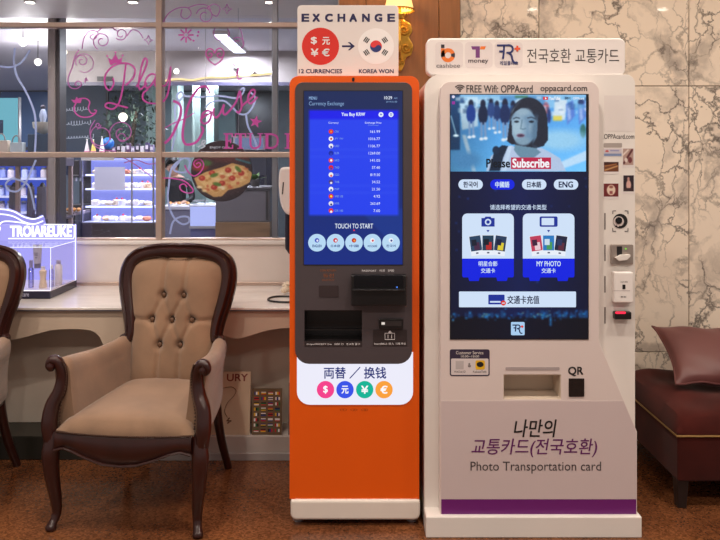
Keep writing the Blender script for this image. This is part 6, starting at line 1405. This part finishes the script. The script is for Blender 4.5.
# round pizza sign hung inside the glass
def pizza():
    D = 4.6; cx, cy, r = 221.5, 171, 30.6; k = D / F
    t = thing('pizza_sign', 'round dark hanging sign showing a pizza slice behind the window bar', 'sign', W(cx, cy + r, D))
    MB().lathe([(r * k, .018), (r * k, .002), (r * k - .003, 0)], (X(cx, D), D + .001, Z(cy, D)), 48, 'y').build('disc', mat('sign_dark', (46, 32, 38), 0.4), t, smooth=True)
    c = Canvas(cx - r, cy - r, cx + r, cy + r, 2.2, (48, 32, 38))
    c.poly([(188, 150), (256, 150), (256, 166), (188, 172)], (76, 46, 46), .5); c.ell(228, 157, 22, 5, (88, 44, 42), 3); c.ell(200, 166, 8, 5, (150, 60, 46), 3); c.ell(206, 163, 6, 3, (70, 100, 50), 2); c.line([(236, 159), (250, 163)], 2, (60, 110, 120))
    c.ell(222, 182, 28, 14, (66, 46, 48), 4, -.2)
    sl = [(194, 178), (205, 172), (222, 167), (232, 163), (244, 166), (252, 173), (250, 182), (240, 187), (228, 190), (222, 196), (214, 197), (204, 191), (197, 185)]
    c.poly(sl, (212, 166, 104)); c.poly([(197, 179), (222, 169), (236, 165), (248, 172), (246, 180), (228, 187), (216, 193), (206, 188)], (228, 190, 128)); rr = random.Random(2)
    for _ in range(60):
        a, b = rr.uniform(198, 248), rr.uniform(168, 192)
        if abs((b - 180) + (a - 222) * .27) < 9.5: c.ell(a, b, rr.uniform(1, 3), rr.uniform(.8, 1.8), rr.choice([(240, 214, 160), (216, 150, 90), (206, 110, 70), (244, 226, 184), (196, 136, 70)]), 1)
    for a, b in ((202, 178), (228, 170), (232, 178), (241, 173), (214, 187), (222, 183), (212, 173)): c.ell(a, b, 3.2, 2.6, (186, 54, 42), .8); c.ell(a - .6, b - .6, 1.3, 1, (222, 110, 80), .8)
    for a, b, an in ((214, 175, -.3), (217, 184, .2), (238, 169, .8)): c.ell(a, b, 4.2, 1.9, (96, 128, 52), .8, an)
    c.noise(26, .6).blur(.3)
    c.build('sign_picture', t, D - .001, attr_mat('print', False), keep=lambda gx, gy: (gx - cx) ** 2 + (gy - cy) ** 2 < (r - .6) ** 2)
    txt(t, 'ENJOY OUR', (210, 146.4, 230, 149), D - .0014, M_chalk, .01); txt(t, 'FRESH BAKED PIZZA', (201, 151.4, 242, 153.8), D - .0014, M_chalk, .01)
    MB().ribbon([(X(a, D), Z(b, D)) for a, b in ((198, 147), (203, 144), (206, 141.5), (203, 140.6), (202, 144), (205, 146), (201, 148.4))], .008, D - .004).build('script_mark', M_chalk, t)
    for a in (205, 238): MB().tube([(X(a, D), D + .01, Z(cy - math.sqrt(r * r - (a - cx) ** 2) + .5, D)), (X(a, D), D + .01, 2.399)], .0015, 6).build('wire', M_steel, t)
pizza()
# white ribbon swirls painted on a glass screen inside the shop
def ribbons():
    D = 4.85; gs = thing('glass_screen', 'clear glass screen with painted white ribbon swirls inside the shop', 'glass screen', (-1.9, D, 0))
    for a, b in ((-2.8, X(50, D)), (X(164, D), X(269, D))): MB().box(a, b, D, D + .005, 0, 2.399).build('pane', M_clear, gs)
    Mr = vinyl('white_paint_line', (186, 196, 228)); q = lambda a, b: (X(a, D), Z(b, D)); w_ = 1.9 * D / F
    for s_ in ([(-10, 60), (0, 66), (12, 67), (22, 62), (30, 50)], [(15, 48), (14, 62), (17, 76), (24, 88), (30, 100), (35, 115), (36, 135), (35, 152)], [(36, 160), (30, 174), (26, 182), (18, 191), (9, 190), (6, 184), (12, 179), (22, 181), (29, 186), (32, 196), (35, 210)],
               [(180, 104), (177, 96), (181, 92), (184, 96), (180, 100), (175, 108), (176, 128), (172, 150)], [(184, 96), (200, 97), (220, 96), (236, 98), (243, 93), (244, 88), (240, 90)], [(205, 108), (212, 102), (224, 101), (232, 107), (240, 114), (248, 113), (254, 104), (255, 97), (250, 92)], [(246, 114), (248, 126), (254, 138), (258, 150)],
               [(178, 150), (180, 160), (174, 170), (186, 172), (190, 162), (184, 158), (172, 168), (169, 185), (168, 200), (173, 216), (182, 224), (189, 222), (188, 217), (180, 217), (173, 222), (170, 234)]):
        MB().ribbon([q(*p) for p in s_], w_, D - .0025).build('ribbon_stroke', Mr, gs)
ribbons()
